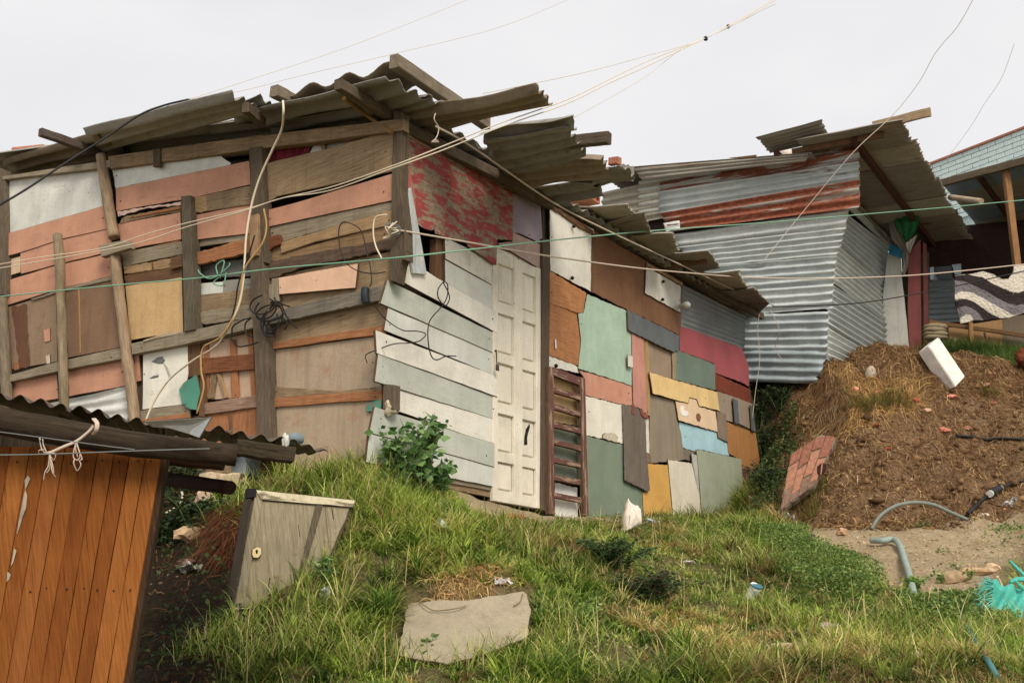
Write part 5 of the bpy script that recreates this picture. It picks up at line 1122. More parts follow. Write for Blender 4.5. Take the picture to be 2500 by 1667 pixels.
# block pier and rubble under the plank wall
pier = beam('concrete_block', at(592, 1040, 8.75), at(590, 1165, 8.75), .26, .2, fiber((168, 176, 180), (130, 126, 116), .3), None, up=-RD); tag(pier, 'pale grey concrete block pier under the plank wall', 'block')
tag(beam('stone', at(500, 1172, 8.3), at(590, 1176, 8.2), .12, .10, plain((206, 182, 146), .9, .35), None, wear=.015), 'flat cream stone below the pale concrete pier', 'stone')
RUB = [('N',(1270,1030),(.16,.05,.06),(196,164,122),'long cream stone stuck in the dark hollow'),('N',(1360,800),(.09,.06,.09),(200,168,140),'pinkish rubble lump under the short log'),
       ('N',(1290,830),(.08,.05,.04),(170,176,172),'grey broken slab edge left of the cupboard'),('N',(1240,1220),(.10,.06,.04),(120,92,76),'reddish clod in the dark hollow'),
       ('L',(1760,245),(.075,.06,.03),(224,140,112),'pointed salmon brick shard high on the soil bank'),('L',(1690,520),(.09,.06,.035),(214,130,98),'broad salmon brick shard in mid soil bank'),
       ('L',(1885,497),(.05,.04,.03),(222,160,122),'small peach shard right of the broad salmon shard'),('L',(1545,355),(.07,.05,.03),(214,164,140),'pale pink rubble chip above mid soil bank'),
       ('L',(1460,270),(.06,.04,.03),(186,84,62),'red brick chip high on the soil bank'),('L',(1425,345),(.06,.04,.02),(196,110,80),'thin orange chip near the grass tuft on the bank'),
       ('L',(1130,480),(.09,.04,.02),(206,140,92),'flat tan chip beside the fallen brick panel top'),('L',(1240,665),(.05,.03,.02),(176,84,60),'small dark red chip right of the brick panel'),
       ('L',(1160,215),(.07,.04,.03),(206,130,90),'orange chip below the metal shack corner'),('L',(965,180),(.04,.04,.04),(216,150,104),'round orange chip near the shack post'),
       ('L',(1090,80),(.09,.06,.11),(176,160,140),'rounded grey stone at the foot of the metal shack'),('L',(2040,145),(.08,.04,.03),(206,150,124),'pink chip among roots on the mound top'),
       ('L',(2105,295),(.05,.03,.02),(206,120,90),'small pink chip right side of the soil bank'),('L',(860,1355),(.09,.05,.04),(206,160,120),'tan stone at the inner end of the sandy path'),
       ('L',(2020,1220),(.07,.03,.03),(226,206,176),'cream chip under the black hose'),('L',(310,1320),(.07,.05,.05),(176,120,100),'pink brick lump at the foot of the house end'),
       ('S',(1915,575),(.10,.06,.055),(170,142,104),'oblong brown stone on the sandy path'),('S',(2050,520),(.12,.05,.03),(214,176,130),'flat orange-cream stone right of the oblong stone'),
       ('S',(2150,505),(.07,.05,.04),(222,190,150),'cream stone beside the teal netting'),('S',(820,1015),(.12,.05,.03),(186,160,124),'pale flat stone in the lower grass'),
       ('S',(1680,1100),(.07,.05,.05),(190,180,150),'pale stone in the lower right grass'),('S',(1100,880),(.09,.04,.03),(176,150,150),'mauve stone in the middle lower grass'),
       ('K',(880,1265),(.09,.06,.09),(150,134,118),'squat grey stone under the metal shack side'),('D',(1325,1330),(.055,.05,.065),(196,176,150),'round pale stone wedged at the house corner'),
       ('H',(240,1290),(.1,.05,.02),(186,96,62),'crushed red brick heap before the door')]
for c, p, s_, col, lab in RUB:
    P0 = PR.hit(px(c, p), .05) if c == 'D' else gpt(px(c, p), s_[2] * .35)
    tag(lump('stone' if 'stone' in lab else 'rubble', P0, s_, plain(col, .92, .4, .1, 30, .5), None, 2, .5, flat=True), lab, 'stone' if 'stone' in lab else 'rubble')
# turquoise netting
net = thing('torn_netting', 'frayed turquoise netting lying in the grass at the right edge', 'netting', gpt(px('S', (2250, 800))))
PN = Plane(gpt(px('S', (2240, 800)), .12), (-.1, -.8, .55))
NETM = plain((64, 188, 170), .6, .35, .2, 60, .6); NETL = plain((110, 214, 196), .6, .3, .2, 60, .6)
V = []; Fs = []; nn_ = 18
Le = [(2135,585),(2150,650),(2150,720),(2140,800)]; Re = [(2480,610),(2480,700),(2480,760),(2480,830)]
for i in range(nn_ + 1):
    for j in range(nn_ + 1):
        f = i / nn_; ev = lambda E: (np.interp(f, [0,.33,.66,1], [e[0] for e in E]), np.interp(f, [0,.33,.66,1], [e[1] for e in E]))
        a, b = ev(Le), ev(Re); x = a[0] + (b[0]-a[0]) * j / nn_; y = a[1] + (b[1]-a[1]) * j / nn_
        P0 = PN.hit(px('S', (x, y)), .03); V.append(P0 + PN.n * (.05 * mnoise.noise(P0 * 7) + .03 * math.sin(j * 1.1 + i * .4)))
m = nn_ + 1
for i in range(nn_):
    for j in range(nn_): Fs.append((i*m+j, (i+1)*m+j, (i+1)*m+j+1, i*m+j+1))
mesh_obj('sheet', [*V, *[v - PN.n * .006 for v in V]], Fs + [tuple(x + len(V) for x in reversed(f)) for f in Fs], NETM, None, net, True)
for k in range(90):
    f = random.random(); e0 = V[int(f * nn_) * m] + PN.n * random.uniform(-.01, .02)
    if k % 3 == 0: e0 = V[nn_ * m + int(random.random() * nn_)]
    d = Vector((-1, -.05, random.uniform(-.5, .5))) if k % 3 else Vector((random.uniform(-.6,.2), -.2, -1)); l_ = random.uniform(.03, .13)
    tube('strand', [e0, e0 + d * l_ * .5 + Vector((0, 0, random.uniform(-.02, .02))), e0 + d * l_ + Vector((0, 0, random.uniform(-.04, .01)))], [.004, .003, .0012], NETL if k % 2 else NETM, net, 4, 3)
for pts in ([(2262,440),(2300,480),(2360,540)],[(2270,450),(2320,500),(2380,560)],[(2258,575),(2300,555),(2370,550)],[(2268,580),(2310,560),(2380,570)],[(2290,560),(2330,600),(2380,640)]):
    tube('strand', [PN.hit(px('S', p), .05) for p in pts], [.006, .012, .012], NETM, net, 6, 4)
# red curtain behind the plank wall
drape('curtain', PL, 'C', ([(262,600),(275,640),(300,680)], [(692,462),(670,530),(640,610)]), -.04, cloth((120, 34, 46)), 'dark red curtain showing in the gap under the roof', 'curtain', .02, 10, 24, freq=5)
# ------------------------------------------------------------------ wires, ropes and cables
def Y(p): return (p[0] * 1.063, p[1] * 1.063)
def wire(nm, pts, r, mat, label, cat='wire', group=None, n=8): return tag(tube(nm, pts, r, mat, None, 6, n), label, cat, group)
pl = lambda p, o=.2: PL.hit(Y(p), o)
pr = lambda p, o=.2: PR.hit(Y(p), o)
a_ = lambda p, y: at(*Y(p), y)
SKYW = plain((214, 200, 182), .6, .1)
wire('overhead_wire', [a_((430, 230), 8.2), a_((600, 175), 8.6), a_((800, 108), 9.2), a_((1000, 30), 10), a_((1120, -20), 10.5)], .0024, SKYW, 'upper thin wire in the sky over the left roof')
wire('overhead_wire', [a_((440, 228), 8.2), a_((560, 208), 8.6), a_((700, 172), 9), a_((900, 125), 9.6), a_((1150, 62), 10.3), a_((1350, -20), 11)], .0024, SKYW, 'lower thin wire in the sky over the left roof')
wire('power_cable', [a_((-20, 482), 7.6), a_((60, 435), 7.8), a_((150, 375), 8.0), a_((240, 318), 8.1), a_((320, 265), 8.15), a_((375, 243), 8.2), a_((432, 229), 8.2)], .008, BLACKR, 'thick black cable slanting across the upper left planks', 'cable')
tag(lump('wire_joint', a_((433, 230), 8.2), (.02, .01, .012), BLACKR, None, 1, .2), 'taped joint where the black cable meets sky wires', 'joint')
def bundle(offs, label, end, r=.0045, mat=WHITEC):
    o = offs
    wire('electric_wire', [pl((-30, 612 + o), .22), pl((100, 590 + o), .22), pl((235, 570 + o * .6), .24), pl((330, 540 + o * 1.6), .22), pl((430, 512 + o), .2), pl((560, 482 + o * .3), .2), pl((650, 455), .2), pl((760, 430 + o * .8), .25), pl((900, 382 + o * .6), .3), a_((1020, 335 + o), 7.4), a_((1150, 283 + o), 7.4), a_((1300, 230 + o), 7.8), a_((1400, 182 + o), 8.4), a_((1500, 135 + o * 1.2), 9.2), a_((1620, 88), 10.2), *end], r, mat, label)
bundle(0, 'pale wire along the planks rising into the sky, upper of the pair', [a_((1700, 45), 11), a_((1800, -15), 12)])
bundle(9, 'pale wire along the planks rising into the sky, lower of the pair', [a_((1690, 55), 11), a_((1790, -5), 12)])
wire('overhead_wire', [a_((1110, 215), 7.0), a_((1210, 195), 7.4), a_((1350, 165), 8.2), a_((1480, 130), 9.2), a_((1620, 88), 10.2), a_((1780, 10), 12)], .0026, SKYW, 'thin wire above the right roof sheets joining the bundle')
wire('overhead_wire', [a_((1318, 270), 7.4), a_((1400, 225), 8), a_((1480, 178), 9), a_((1560, 118), 9.8), a_((1640, 78), 10.6), a_((1760, 20), 12)], .0026, SKYW, 'lowest thin wire joining the sky bundle above the roof end')
tag(lump('wire_joint', a_((1621, 90), 10.2), (.022, .02, .03), BLACKR, None, 1, .4), 'black tape joint lower on the sky wire bundle', 'joint'); tag(lump('wire_joint', a_((1672, 62), 10.8), (.026, .02, .03), BLACKR, None, 1, .4), 'black tape joint higher on the sky wire bundle', 'joint')
wire('overhead_wire', [a_((1745, 610), 13.2), a_((1850, 480), 13), a_((1960, 350), 12.6), a_((2050, 265), 12.4), a_((2110, 190), 12.2), a_((2150, 120), 12), a_((2200, 60), 11.8), a_((2240, -10), 11.6)], .0045, SKYW, 'pale wire slanting across the metal shack into the sky')
wire('overhead_wire', [a_((2160, 385), 17), a_((2230, 290), 16.5), a_((2260, 240), 16), a_((2300, 180), 15.5), a_((2330, 100), 15)], .003, SKYW, 'faint thin wire over the blue house')
CW = plain((226, 208, 178), .6, .1)
wire('drop_cable', [PROOF.hit(Y((650, 232)), .02), pl((651, 260), .45), pl((646, 300), .32), pl((622, 352), .26), pl((596, 410), .22), pl((578, 470), .2), pl((566, 540), .2), pl((562, 600), .2), pl((557, 660), .2), pl((545, 712), .2), pl((515, 768), .18), pl((495, 795), .15), pl((440, 830), .12), pl((390, 870), .1), pl((355, 920), .1), pl((335, 965), .12)], .0085, CW, 'thick cream cable hanging down from the roof over the planks', 'cable')
wire('drop_cable', [pl((606, 480), .22), pl((612, 520), .2), pl((602, 560), .2), pl((560, 620), .22), pl((552, 680), .2), pl((535, 730), .2), pl((505, 775), .2), pl((466, 800), .16), pl((462, 850), .15), pl((468, 890), .14), pl((452, 950), .14)], .007, YELC, 'thin yellow cable twisted beside the cream drop cable', 'cable')
wire('drop_cable', [pl((585, 540), .2), pl((570, 590), .2), pl((548, 650), .2), pl((540, 700), .2), pl((528, 745), .2)], .006, BLACKR, 'thin black cable beside the cream drop cable', 'cable')
wire('thin_wire', [pl((250, 790), .2), pl((330, 690), .05)], .002, GREYC, 'short thin wire by the round pole') if False else None
GL = plain((126, 180, 148), .7, .15)
wire('washing_line', [pl((-30, 684), .3), pl((140, 667), .3), pl((300, 652), .3), pl((460, 638), .3), pl((620, 618), .3), pl((800, 602), .35), pr((950, 588), .5), pr((1100, 571), .45), pr((1270, 552), .5), a_((1500, 530), 11), a_((1750, 512), 12), a_((2000, 491), 13), a_((2200, 474), 13.4), a_((2400, 455), 13.8)], .006, GL, 'thin green washing line strung across both shacks', 'line')
gk = thing('line_knot', 'green cord knot tied on the washing line before the planks', 'knot', pl((505, 632), .31))
for k, pts in enumerate(([(500, 632), (497, 610), (515, 600), (505, 640)], [(505, 635), (490, 650), (512, 655), (520, 625)], [(505, 632), (480, 640), (460, 628), (455, 620)], [(505, 630), (525, 612), (528, 604)])): tube('cord', [pl(p, .31 + .01 * k) for p in pts], .005, GREENC, gk, 6, 6)
wire('rope', [PROOF.hit(Y((1000, 290)), .1), pr((1080, 335), .4), pr((1270, 465), .35), pr((1400, 532), .35), pr((1550, 602), .3), pr((1700, 672), .3), pr((1790, 706), .25)], .0085, ROPE, 'pale rope slanting down along the patchwork wall eave', 'rope')
wire('rope', [pl((905, 528), .1), pr((935, 532), .15), pr((1050, 552), .3), pr((1180, 575), .35), pr((1300, 594), .4), pr((1450, 614), .45), pr((1560, 625), .5), a_((1700, 636), 12.6), a_((1850, 640), 13), a_((2000, 637), 13.3), a_((2150, 628), 13.6), a_((2400, 602), 14)], .0075, ROPE, 'pale rope strung from corner post to the far right house', 'rope')
wire('electric_wire', [pr((1775, 704), .25), a_((1850, 703), 13.6), a_((1980, 695), 13.6), a_((2120, 672), 13.6), a_((2250, 645), 13.8), a_((2400, 612), 14)], .007, BLACKR, 'black wire from the eave end to the striped rug')
wire('hanging_wire', [pr((1744, 718), .2), a_((1740, 760), 14.2), a_((1745, 820), 14.2), a_((1735, 900), 14.2), a_((1728, 960), 14.2)], .004, ROPE, 'thin pale wire hanging at the far end of the patchwork wall')
wire('hanging_wire', [a_((1770, 712), 14), a_((1790, 760), 14), a_((1780, 800), 14.2), a_((1800, 830), 14.2)], .004, ROPE, 'looped thin wire in front of the crumpled lower sheets')
dd = lambda p, o=.12, P=PR: P.hit(px('D', p), o)
wire('wire_loop', [dd((1750, 300)), dd((1712, 360)), dd((1715, 430)), dd((1770, 490)), dd((1805, 440)), dd((1795, 380)), dd((1755, 300)), dd((1790, 320)), dd((1785, 420)), dd((1740, 500)), dd((1660, 590)), dd((1632, 660)), dd((1630, 780)), dd((1655, 900)), dd((1700, 935)), dd((1780, 905)), dd((1860, 905))], .0045, BLACKR, 'black wire loop hanging on the pale siding boards')
wire('wire_loop', [dd((1200, 500), .1, PL), dd((1250, 570)), dd((1330, 640)), dd((1430, 695)), dd((1540, 700)), dd((1610, 725)), dd((1560, 780)), dd((1470, 797)), dd((1350, 805)), dd((1220, 850), .1, PL), dd((1120, 895), .1, PL), dd((1130, 960), .1, PL)], .004, BLACKR, 'bent black wire poking over the left ends of the siding')
wire('wire_loop', [dd((1150, 340), .1, PL), dd((1165, 300), .1, PL), dd((1160, 200), .1, PL), dd((1130, 60), .1, PL), dd((1080, -120), .1, PL), dd((1000, -180), .1, PL), dd((930, -190), .1, PL), dd((898, -130), .1, PL), dd((905, 0), .1, PL), dd((950, 130), .1, PL), dd((1050, 205), .1, PL), dd((1180, 228), .1, PL), dd((1280, 215), .1, PL)], .004, BLACKR, 'large thin black wire loop on the planks beside the corner')
wire('wire_loop', [dd((1250, 105), .1, PL), dd((1200, 0), .1, PL), dd((1180, -120), .1, PL), dd((1200, -230), .1, PL), dd((1290, -255), .1, PL)], .006, CW, 'pale wire hanging from the corner post knot')
wk = thing('wire_knot', 'tangled pale and grey wire knotted round the corner post', 'knot', PL.hit(px('C', (1360, 1230)), .1))
for k in range(7):
    q = PL.hit(px('C', (1350 + random.uniform(-40, 70), 1225 + random.uniform(-40, 40))), .11); u = lambda s: Vector((random.uniform(-s, s), random.uniform(-.02, .02), random.uniform(-s, s)))
    tube('strand', [q, q + u(.055), q + u(.06), q + u(.06), q + u(.045)], .0038, GREYC if k % 2 else CW, wk, 6, 6)
cc = PL.hit(px('D', (400, 580)), .13)
coil = thing('wire_coil', 'tangled coil of black wire hung on the grey rail', 'wire', cc)
for k in range(6):
    a0 = random.uniform(0, 6); rx, rz = random.uniform(.08, .16), random.uniform(.05, .1); ox = random.uniform(-.12, .1)
    tube('turn', [cc + ND * (ox + rx * math.cos(a0 + t_)) + Vector((0, 0, rz * math.sin(a0 + t_) + .03 * k - .06)) - RD * (.02 * k - .04) for t_ in np.linspace(0, 5.2, 9)], .006, BLACKR, coil, 6, 4)
for pts in ([(330,520),(380,470),(450,485),(495,500)],[(430,490),(470,580),(520,640),(550,675)],[(290,600),(270,700),(300,740),(370,740)],[(20,720),(30,660),(110,610),(180,590)],[(0,740),(60,820),(140,820),(240,790)],[(180,590),(130,640),(140,720),(190,745)]): tube('tail', [PL.hit(px('D', p), .14) for p in pts], .006, BLACKR, coil, 6, 5)
tag(tube('tape_band', [PL.hit(px('D', (1115, 350)), .09), PL.hit(px('D', (1112, 410)), .1), PL.hit(px('D', (1122, 468)), .09)], .03, plain((34, 44, 52), .6, .2), None, 8), 'dark tape wrapped round the right end of the grey rail', 'tape')
for k, pts in enumerate(([(1400,800),(1290,850),(1210,930),(1200,970)],)): pass
wire('shed_wire', [at(*px('N', p), 3.9) for p in ((-30,466),(260,462),(700,446),(1100,432),(1400,424))], .0022, GREYC, 'thin grey wire stretched level before the shed beam')
wire('shed_wire', [at(*px('N', p), 3.92) for p in ((-30,308),(300,352),(700,405),(900,430))], .0018, GREYC, 'thin grey wire sloping across the shed beam')
wire('hanging_rope_end', [at(*px('O', p), 8.0) for p in ((80,540),(160,510),(230,460),(245,410),(240,385))], .008, CW, 'pale cord end hanging behind the shed wall', 'cord')
tas = thing('rope_tassel', 'small frayed rope tuft dangling under the eave over the red board', 'rope', PR.hit(px('C', (1690, 480)), .4))
q = lambda p: PR.hit(px('C', p), .4)
tube('cord', [q((1690, 260)), q((1680, 310)), q((1715, 370)), q((1710, 430)), q((1690, 470))], .004, ROPE, tas, 6, 5)
for k in range(6): tube('fray', [q((1690, 468)), q((1665 + 10 * k, 488)), q((1660 + 11 * k, 498))], .003, ROPE, tas, 5, 3)
# ------------------------------------------------------------------ vegetation
def raw_mesh(name, V, Fq, C_, mat, kind='stuff', label=None, cat=None):
    """V (n,3), faces (m,4) or (m,3), C_ (n,3) tint"""
    me = bpy.data.meshes.new(name); k = Fq.shape[1]
    me.vertices.add(len(V)); me.vertices.foreach_set('co', V.astype(np.float32).ravel())
    me.loops.add(Fq.size); me.loops.foreach_set('vertex_index', Fq.astype(np.int32).ravel())
    me.polygons.add(len(Fq)); me.polygons.foreach_set('loop_start', np.arange(0, Fq.size, k, dtype=np.int32)); me.polygons.foreach_set('loop_total', np.full(len(Fq), k, np.int32))
    me.update(); ca = me.color_attributes.new('tint', 'FLOAT_COLOR', 'POINT')
    ca.data.foreach_set('color', np.concatenate([C_, np.ones((len(C_), 1))], 1).astype(np.float32).ravel()); me.materials.append(mat)
    o = put(bpy.data.objects.new(name, me))
    if kind: o['kind'] = kind
    if label: tag(o, label, cat)
    return o
GRASSM = vcol_mat('grass_blades', .65, .25, .35); LEAFM = vcol_mat('leaves', .6, .3, .3); STRAWM = vcol_mat('straw', .85, .15, .1)
def blades(P, Ln, Wd, lean, az, curl, col, seg=4):
    """ribbons rising from P, leaning by angle and curling over"""
    n = len(P); t = np.linspace(0, 1, seg + 1)
    ang = lean[:, None] + curl[:, None] * t[None, :]           # angle from vertical along the blade
    dl = Ln[:, None] / seg
    dx = np.concatenate([np.zeros((n, 1)), np.cumsum(np.sin(ang[:, :-1]) * dl, 1)], 1); dz = np.concatenate([np.zeros((n, 1)), np.cumsum(np.cos(ang[:, :-1]) * dl, 1)], 1)
    ca, sa = np.cos(az)[:, None], np.sin(az)[:, None]
    X = P[:, 0:1] + dx * ca; Y_ = P[:, 1:2] + dx * sa; Z = P[:, 2:3] + dz
    w = Wd[:, None] * (1 - t[None, :] ** 1.6) * .5 + .0003; az2 = az + np.random.uniform(.9, 2.2, n); wx, wy = np.cos(az2)[:, None] * w, np.sin(az2)[:, None] * w
    L_ = np.stack([X - wx, Y_ - wy, Z], -1); R2 = np.stack([X + wx, Y_ + wy, Z], -1)
    V = np.stack([L_, R2], 2).reshape(n, -1, 3); m = V.shape[1]
    f = np.array([[2 * i, 2 * i + 1, 2 * i + 3, 2 * i + 2] for i in range(seg)])
    Fq = (f[None] + (np.arange(n) * m)[:, None, None]).reshape(-1, 4)
    sh = np.repeat(.58 + .62 * t, 2)[None, :, None]           # tips paler; shade between blades painted into the darker base
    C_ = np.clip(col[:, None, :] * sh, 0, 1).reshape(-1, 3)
    return V.reshape(-1, 3), Fq, C_
rng = np.random.default_rng(5)
def scatter(poly, n, dens=None):
    xs = [p[0] for p in poly]; ys = [p[1] for p in poly]; X = rng.uniform(min(xs), max(xs), n * 3); Y_ = rng.uniform(min(ys), max(ys), n * 3)
    k = poly_mask(X, Y_, [(p[0], p[1]) for p in poly])
    if dens is not None: k &= rng.uniform(0, 1, len(X)) < dens(X, Y_)
    X, Y_ = X[k][:n], Y_[k][:n]; return np.stack([X, Y_, gz(X, Y_) - .005], -1)
def pick(cols, n, wts):
    cols = np.array([lin0(c) for c in cols]); i = rng.choice(len(cols), n, p=np.array(wts) / sum(wts)); return cols[i] * rng.uniform(.7, 1.25, (n, 1))
Z_MAIN = [Vector(p) for p in ((-1.45,5.5,0),(-1.35,6.0,0),(-1.2,6.35,0),(-.98,6.6,0),(-1.0,7.15,0),(-1.75,7.35,0),(-1.7,7.9,0))] + [PR.hit(p, .05) for p in ((950,1150),(1105,1195))] + [PR.hit((1150,1205), .5), PR.hit((1340,1250), .5), PR.hit((1450,1262), .06), PR.hit((1700,1287), .04), PR.hit((1860,1297), .04)] + zone('X', [(1960,1330),(2080,1380),(2170,1440),(2330,1475),(2440,1445),(2500,1420)]) + [Vector((4.6, 6.3, 0)), Vector((4.2, 5.0, 0)), Vector((-1.6, 5.0, 0))]
bare = [zone('Q', [(150,900),(300,880),(1180,850),(1200,1010),(1160,1210),(600,1400),(180,1330)]), Z_DRY, zone('S', [(300,700),(420,720),(400,800),(300,800)]), zone('S', [(700,1010),(1200,870),(1150,960),(760,1060)]), zone('S', [(2100,570),(2352,570),(2352,830),(2110,840)])]
def dens_main(X, Y_):
    d = .08 + 1.25 * vnoise(X, Y_, 2.2, 21)
    for i, b in enumerate(bare):
        k = poly_mask(X, Y_, [(p[0], p[1]) for p in b]); d = np.where(k, .0 if i == 0 else .1, d)
    d = np.where(poly_mask(X, Y_, [(p[0], p[1]) for p in Z_STEP]), 0, d); return d
GRN = [(136,160,58),(170,190,84),(98,128,48),(200,208,114),(74,104,44),(220,206,138),(232,214,158)]
def near_ledge(P):
    ss = (P[:, 0] - CORNER.x) * ND.x + (P[:, 1] - CORNER.y) * ND.y; return (ss > 0) & (ss < 1.1) & (P[:, 1] > 8.2) & (P[:, 0] < 1.2)
n = 70000; P = scatter(Z_MAIN, n, dens_main); n = len(P); cl = vnoise(P[:, 0], P[:, 1], 1.6, 31); cl2 = vnoise(P[:, 0], P[:, 1], 5, 33)
Ln = (.03 + .05 * cl + .05 * cl2) * rng.uniform(.5, 1.3, n) * np.where(near_ledge(P), .6, 1)
col = pick(GRN, n, [6, 6, 4, 5, 2, 1.5, 1]); dry = (vnoise(P[:, 0], P[:, 1], 1.1, 41) > .6) & (rng.random(n) < .6); col[dry] = pick([(206,182,126),(182,150,96),(160,126,80)], dry.sum(), [3, 3, 2])
dkz = vnoise(P[:, 0], P[:, 1], 1.3, 51)[:, None]; col = col * np.clip(.45 + 1.1 * dkz, .55, 1.3)
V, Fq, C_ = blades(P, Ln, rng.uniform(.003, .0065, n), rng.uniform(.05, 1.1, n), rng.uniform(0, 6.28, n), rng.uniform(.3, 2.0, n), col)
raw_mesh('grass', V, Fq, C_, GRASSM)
# tussocks: blades fanning out of shared crowns, some of them dead
m_ = 5200; Cn = scatter(Z_MAIN, m_, dens_main); m_ = len(Cn); per = rng.integers(14, 42, m_); idx = np.repeat(np.arange(m_), per); n = len(idx)
az = rng.uniform(0, 6.28, n); rad = rng.random(n) ** .7 * rng.uniform(.015, .06, m_)[idx]
P = np.stack([Cn[idx, 0] + np.cos(az) * rad, Cn[idx, 1] + np.sin(az) * rad, np.zeros(n)], -1); P[:, 2] = gz(P[:, 0], P[:, 1]) - .005
hl = (.05 + .24 * vnoise(Cn[:, 0], Cn[:, 1], 2.2, 37) ** 1.5 * rng.uniform(.6, 1.4, m_)) * np.where(near_ledge(Cn), .5, 1)
tc = pick(GRN, m_, [5, 5, 5, 4, 5, 1.5, .8]); dead = (rng.random(m_) < .06) | ((vnoise(Cn[:, 0], Cn[:, 1], 1.1, 41) > .64) & (rng.random(m_) < .45)); tc[dead] = pick([(210,186,130),(186,154,100),(166,132,86)], dead.sum(), [3, 3, 2])
tc = tc * np.clip(.45 + 1.1 * vnoise(Cn[:, 0], Cn[:, 1], 1.3, 51), .55, 1.3)[:, None]
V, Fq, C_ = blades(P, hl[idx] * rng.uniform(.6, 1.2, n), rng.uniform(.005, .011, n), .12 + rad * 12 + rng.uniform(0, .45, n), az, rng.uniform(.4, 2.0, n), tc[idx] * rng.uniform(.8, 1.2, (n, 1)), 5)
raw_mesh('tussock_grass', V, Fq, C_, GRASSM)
# taller tufts with long arching blades, straw stems with seed heads
tuft_px = [('X',(690,1178)),('X',(730,1184)),('X',(770,1184)),('X',(810,1172)),('X',(850,1160)),('X',(880,1150)),('X',(900,1165)),('X',(930,1185)),('X',(880,1210)),('X',(960,1230)),('X',(840,1230)),('X',(1010,1250)),('X',(650,1500)),('X',(560,1560)),('X',(500,1600)),('X',(620,1620)),('O',(1330,300)),('O',(1300,220)),('O',(1250,330)),('O',(1200,560)),('O',(1180,720)),('O',(1150,880)),('O',(1100,1000)),('O',(1350,500)),('O',(1450,400)),('O',(1500,560)),('O',(1650,600)),('O',(1100,1300)),('O',(950,1250)),('O',(1200,1430)),('O',(1400,1430)),('O',(900,1400)),('O',(560,440)),('O',(600,480)),
  ('Q',(150,330)),('Q',(300,420)),('Q',(480,520)),('Q',(700,460)),('Q',(900,480)),('Q',(1100,500)),('Q',(1300,520)),('Q',(1500,560)),('Q',(1250,660)),('Q',(1450,800)),('Q',(1300,1050)),('Q',(1500,1200)),('Q',(1350,1350)),('Q',(700,1430)),('Q',(300,1400)),('Q',(1000,1400)),
  ('S',(100,200)),('S',(250,250)),('S',(400,200)),('S',(560,220)),('S',(700,300)),('S',(900,330)),('S',(350,400)),('S',(550,520)),('S',(750,480)),('S',(700,800)),('S',(900,900)),('S',(1300,1000)),('S',(1400,1080)),('S',(1250,900)),('S',(1500,950)),('S',(1700,900)),('S',(1900,1000)),('S',(2200,1050)),('S',(2300,1150)),('S',(2100,950)),('S',(300,1100)),('S',(600,1130)),('S',(1000,1120)),('S',(1700,1150)),('S',(2300,900)),('S',(1500,820))]
PP = []; 
for c, p in tuft_px:
    g = ground_hit(px(c, p)); k = 130; r = rng.normal(0, .085, (k, 2)); PP.append(np.stack([g.x + r[:, 0], g.y + r[:, 1], gz(g.x + r[:, 0], g.y + r[:, 1])], -1))
P = np.concatenate(PP); n = len(P); col = pick(GRN, n, [5, 5, 3, 5, 1, 3, 2])
keep = ~poly_mask(P[:, 0], P[:, 1], [(q[0], q[1]) for q in bare[0]]); P, col = P[keep], col[keep]; n = len(P)
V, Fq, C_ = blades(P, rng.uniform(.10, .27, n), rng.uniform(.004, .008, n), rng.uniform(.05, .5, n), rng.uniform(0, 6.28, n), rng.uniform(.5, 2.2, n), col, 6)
raw_mesh('tall_grass', V, Fq, C_, GRASSM)
P = scatter(Z_MAIN, 1300, dens_main); n = len(P); col = pick([(206,180,126),(180,150,96),(214,196,150)], n, [3, 2, 2])
V, Fq, C_ = blades(P, rng.uniform(.10, .36, n), rng.uniform(.003, .005, n), rng.uniform(.1, 1.3, n), rng.uniform(0, 6.28, n), rng.uniform(-.2, .9, n), col, 5)
raw_mesh('dry_stalks', V, Fq, C_, STRAWM)
# the dark hollow by the shed: sparse grass and dead roots
P = scatter(Z_DARK, 9000, lambda X, Y_: .25 + .7 * vnoise(X, Y_, 2.5, 61)); n = len(P); col = pick([(58,74,40),(80,92,50),(110,86,52),(70,52,34)], n, [4, 3, 2, 2])
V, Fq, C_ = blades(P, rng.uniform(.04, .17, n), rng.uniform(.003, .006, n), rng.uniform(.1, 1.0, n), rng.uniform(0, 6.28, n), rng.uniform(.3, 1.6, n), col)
raw_mesh('hollow_grass', V, Fq, C_, GRASSM)
def hang(poly, n, cols, w, lo, hi, name, lean=(1.9, 2.9)):
    P = scatter(poly, n); n = len(P); P[:, 2] += .06; col = pick(cols, n, w)
    V, Fq, C_ = blades(P, rng.uniform(lo, hi, n), rng.uniform(.003, .005, n), rng.uniform(*lean, n), rng.uniform(3.4, 6.0, n), rng.uniform(-.3, .8, n), col, 5)
    return raw_mesh(name, V, Fq, C_, STRAWM)
hang(zone('O', [(430,520),(640,500),(600,800),(560,900),(400,760)]), 2600, [(110,66,42),(84,52,34),(140,96,60)], [3, 3, 1], .1, .3, 'dead_roots')
hang(zone('X', [(640,1090),(760,1150),(760,1185),(640,1170)]), 1500, [(176,126,78),(150,100,60),(120,120,60)], [3, 2, 1], .1, .26, 'dry_grass_fringe', (.2, 1.2))
hang(zone('L', [(700,100),(860,120),(930,420),(760,560),(660,420)]), 1800, [(150,116,84),(120,90,64),(186,160,124)], [3, 3, 1], .12, .4, 'root_fringe')
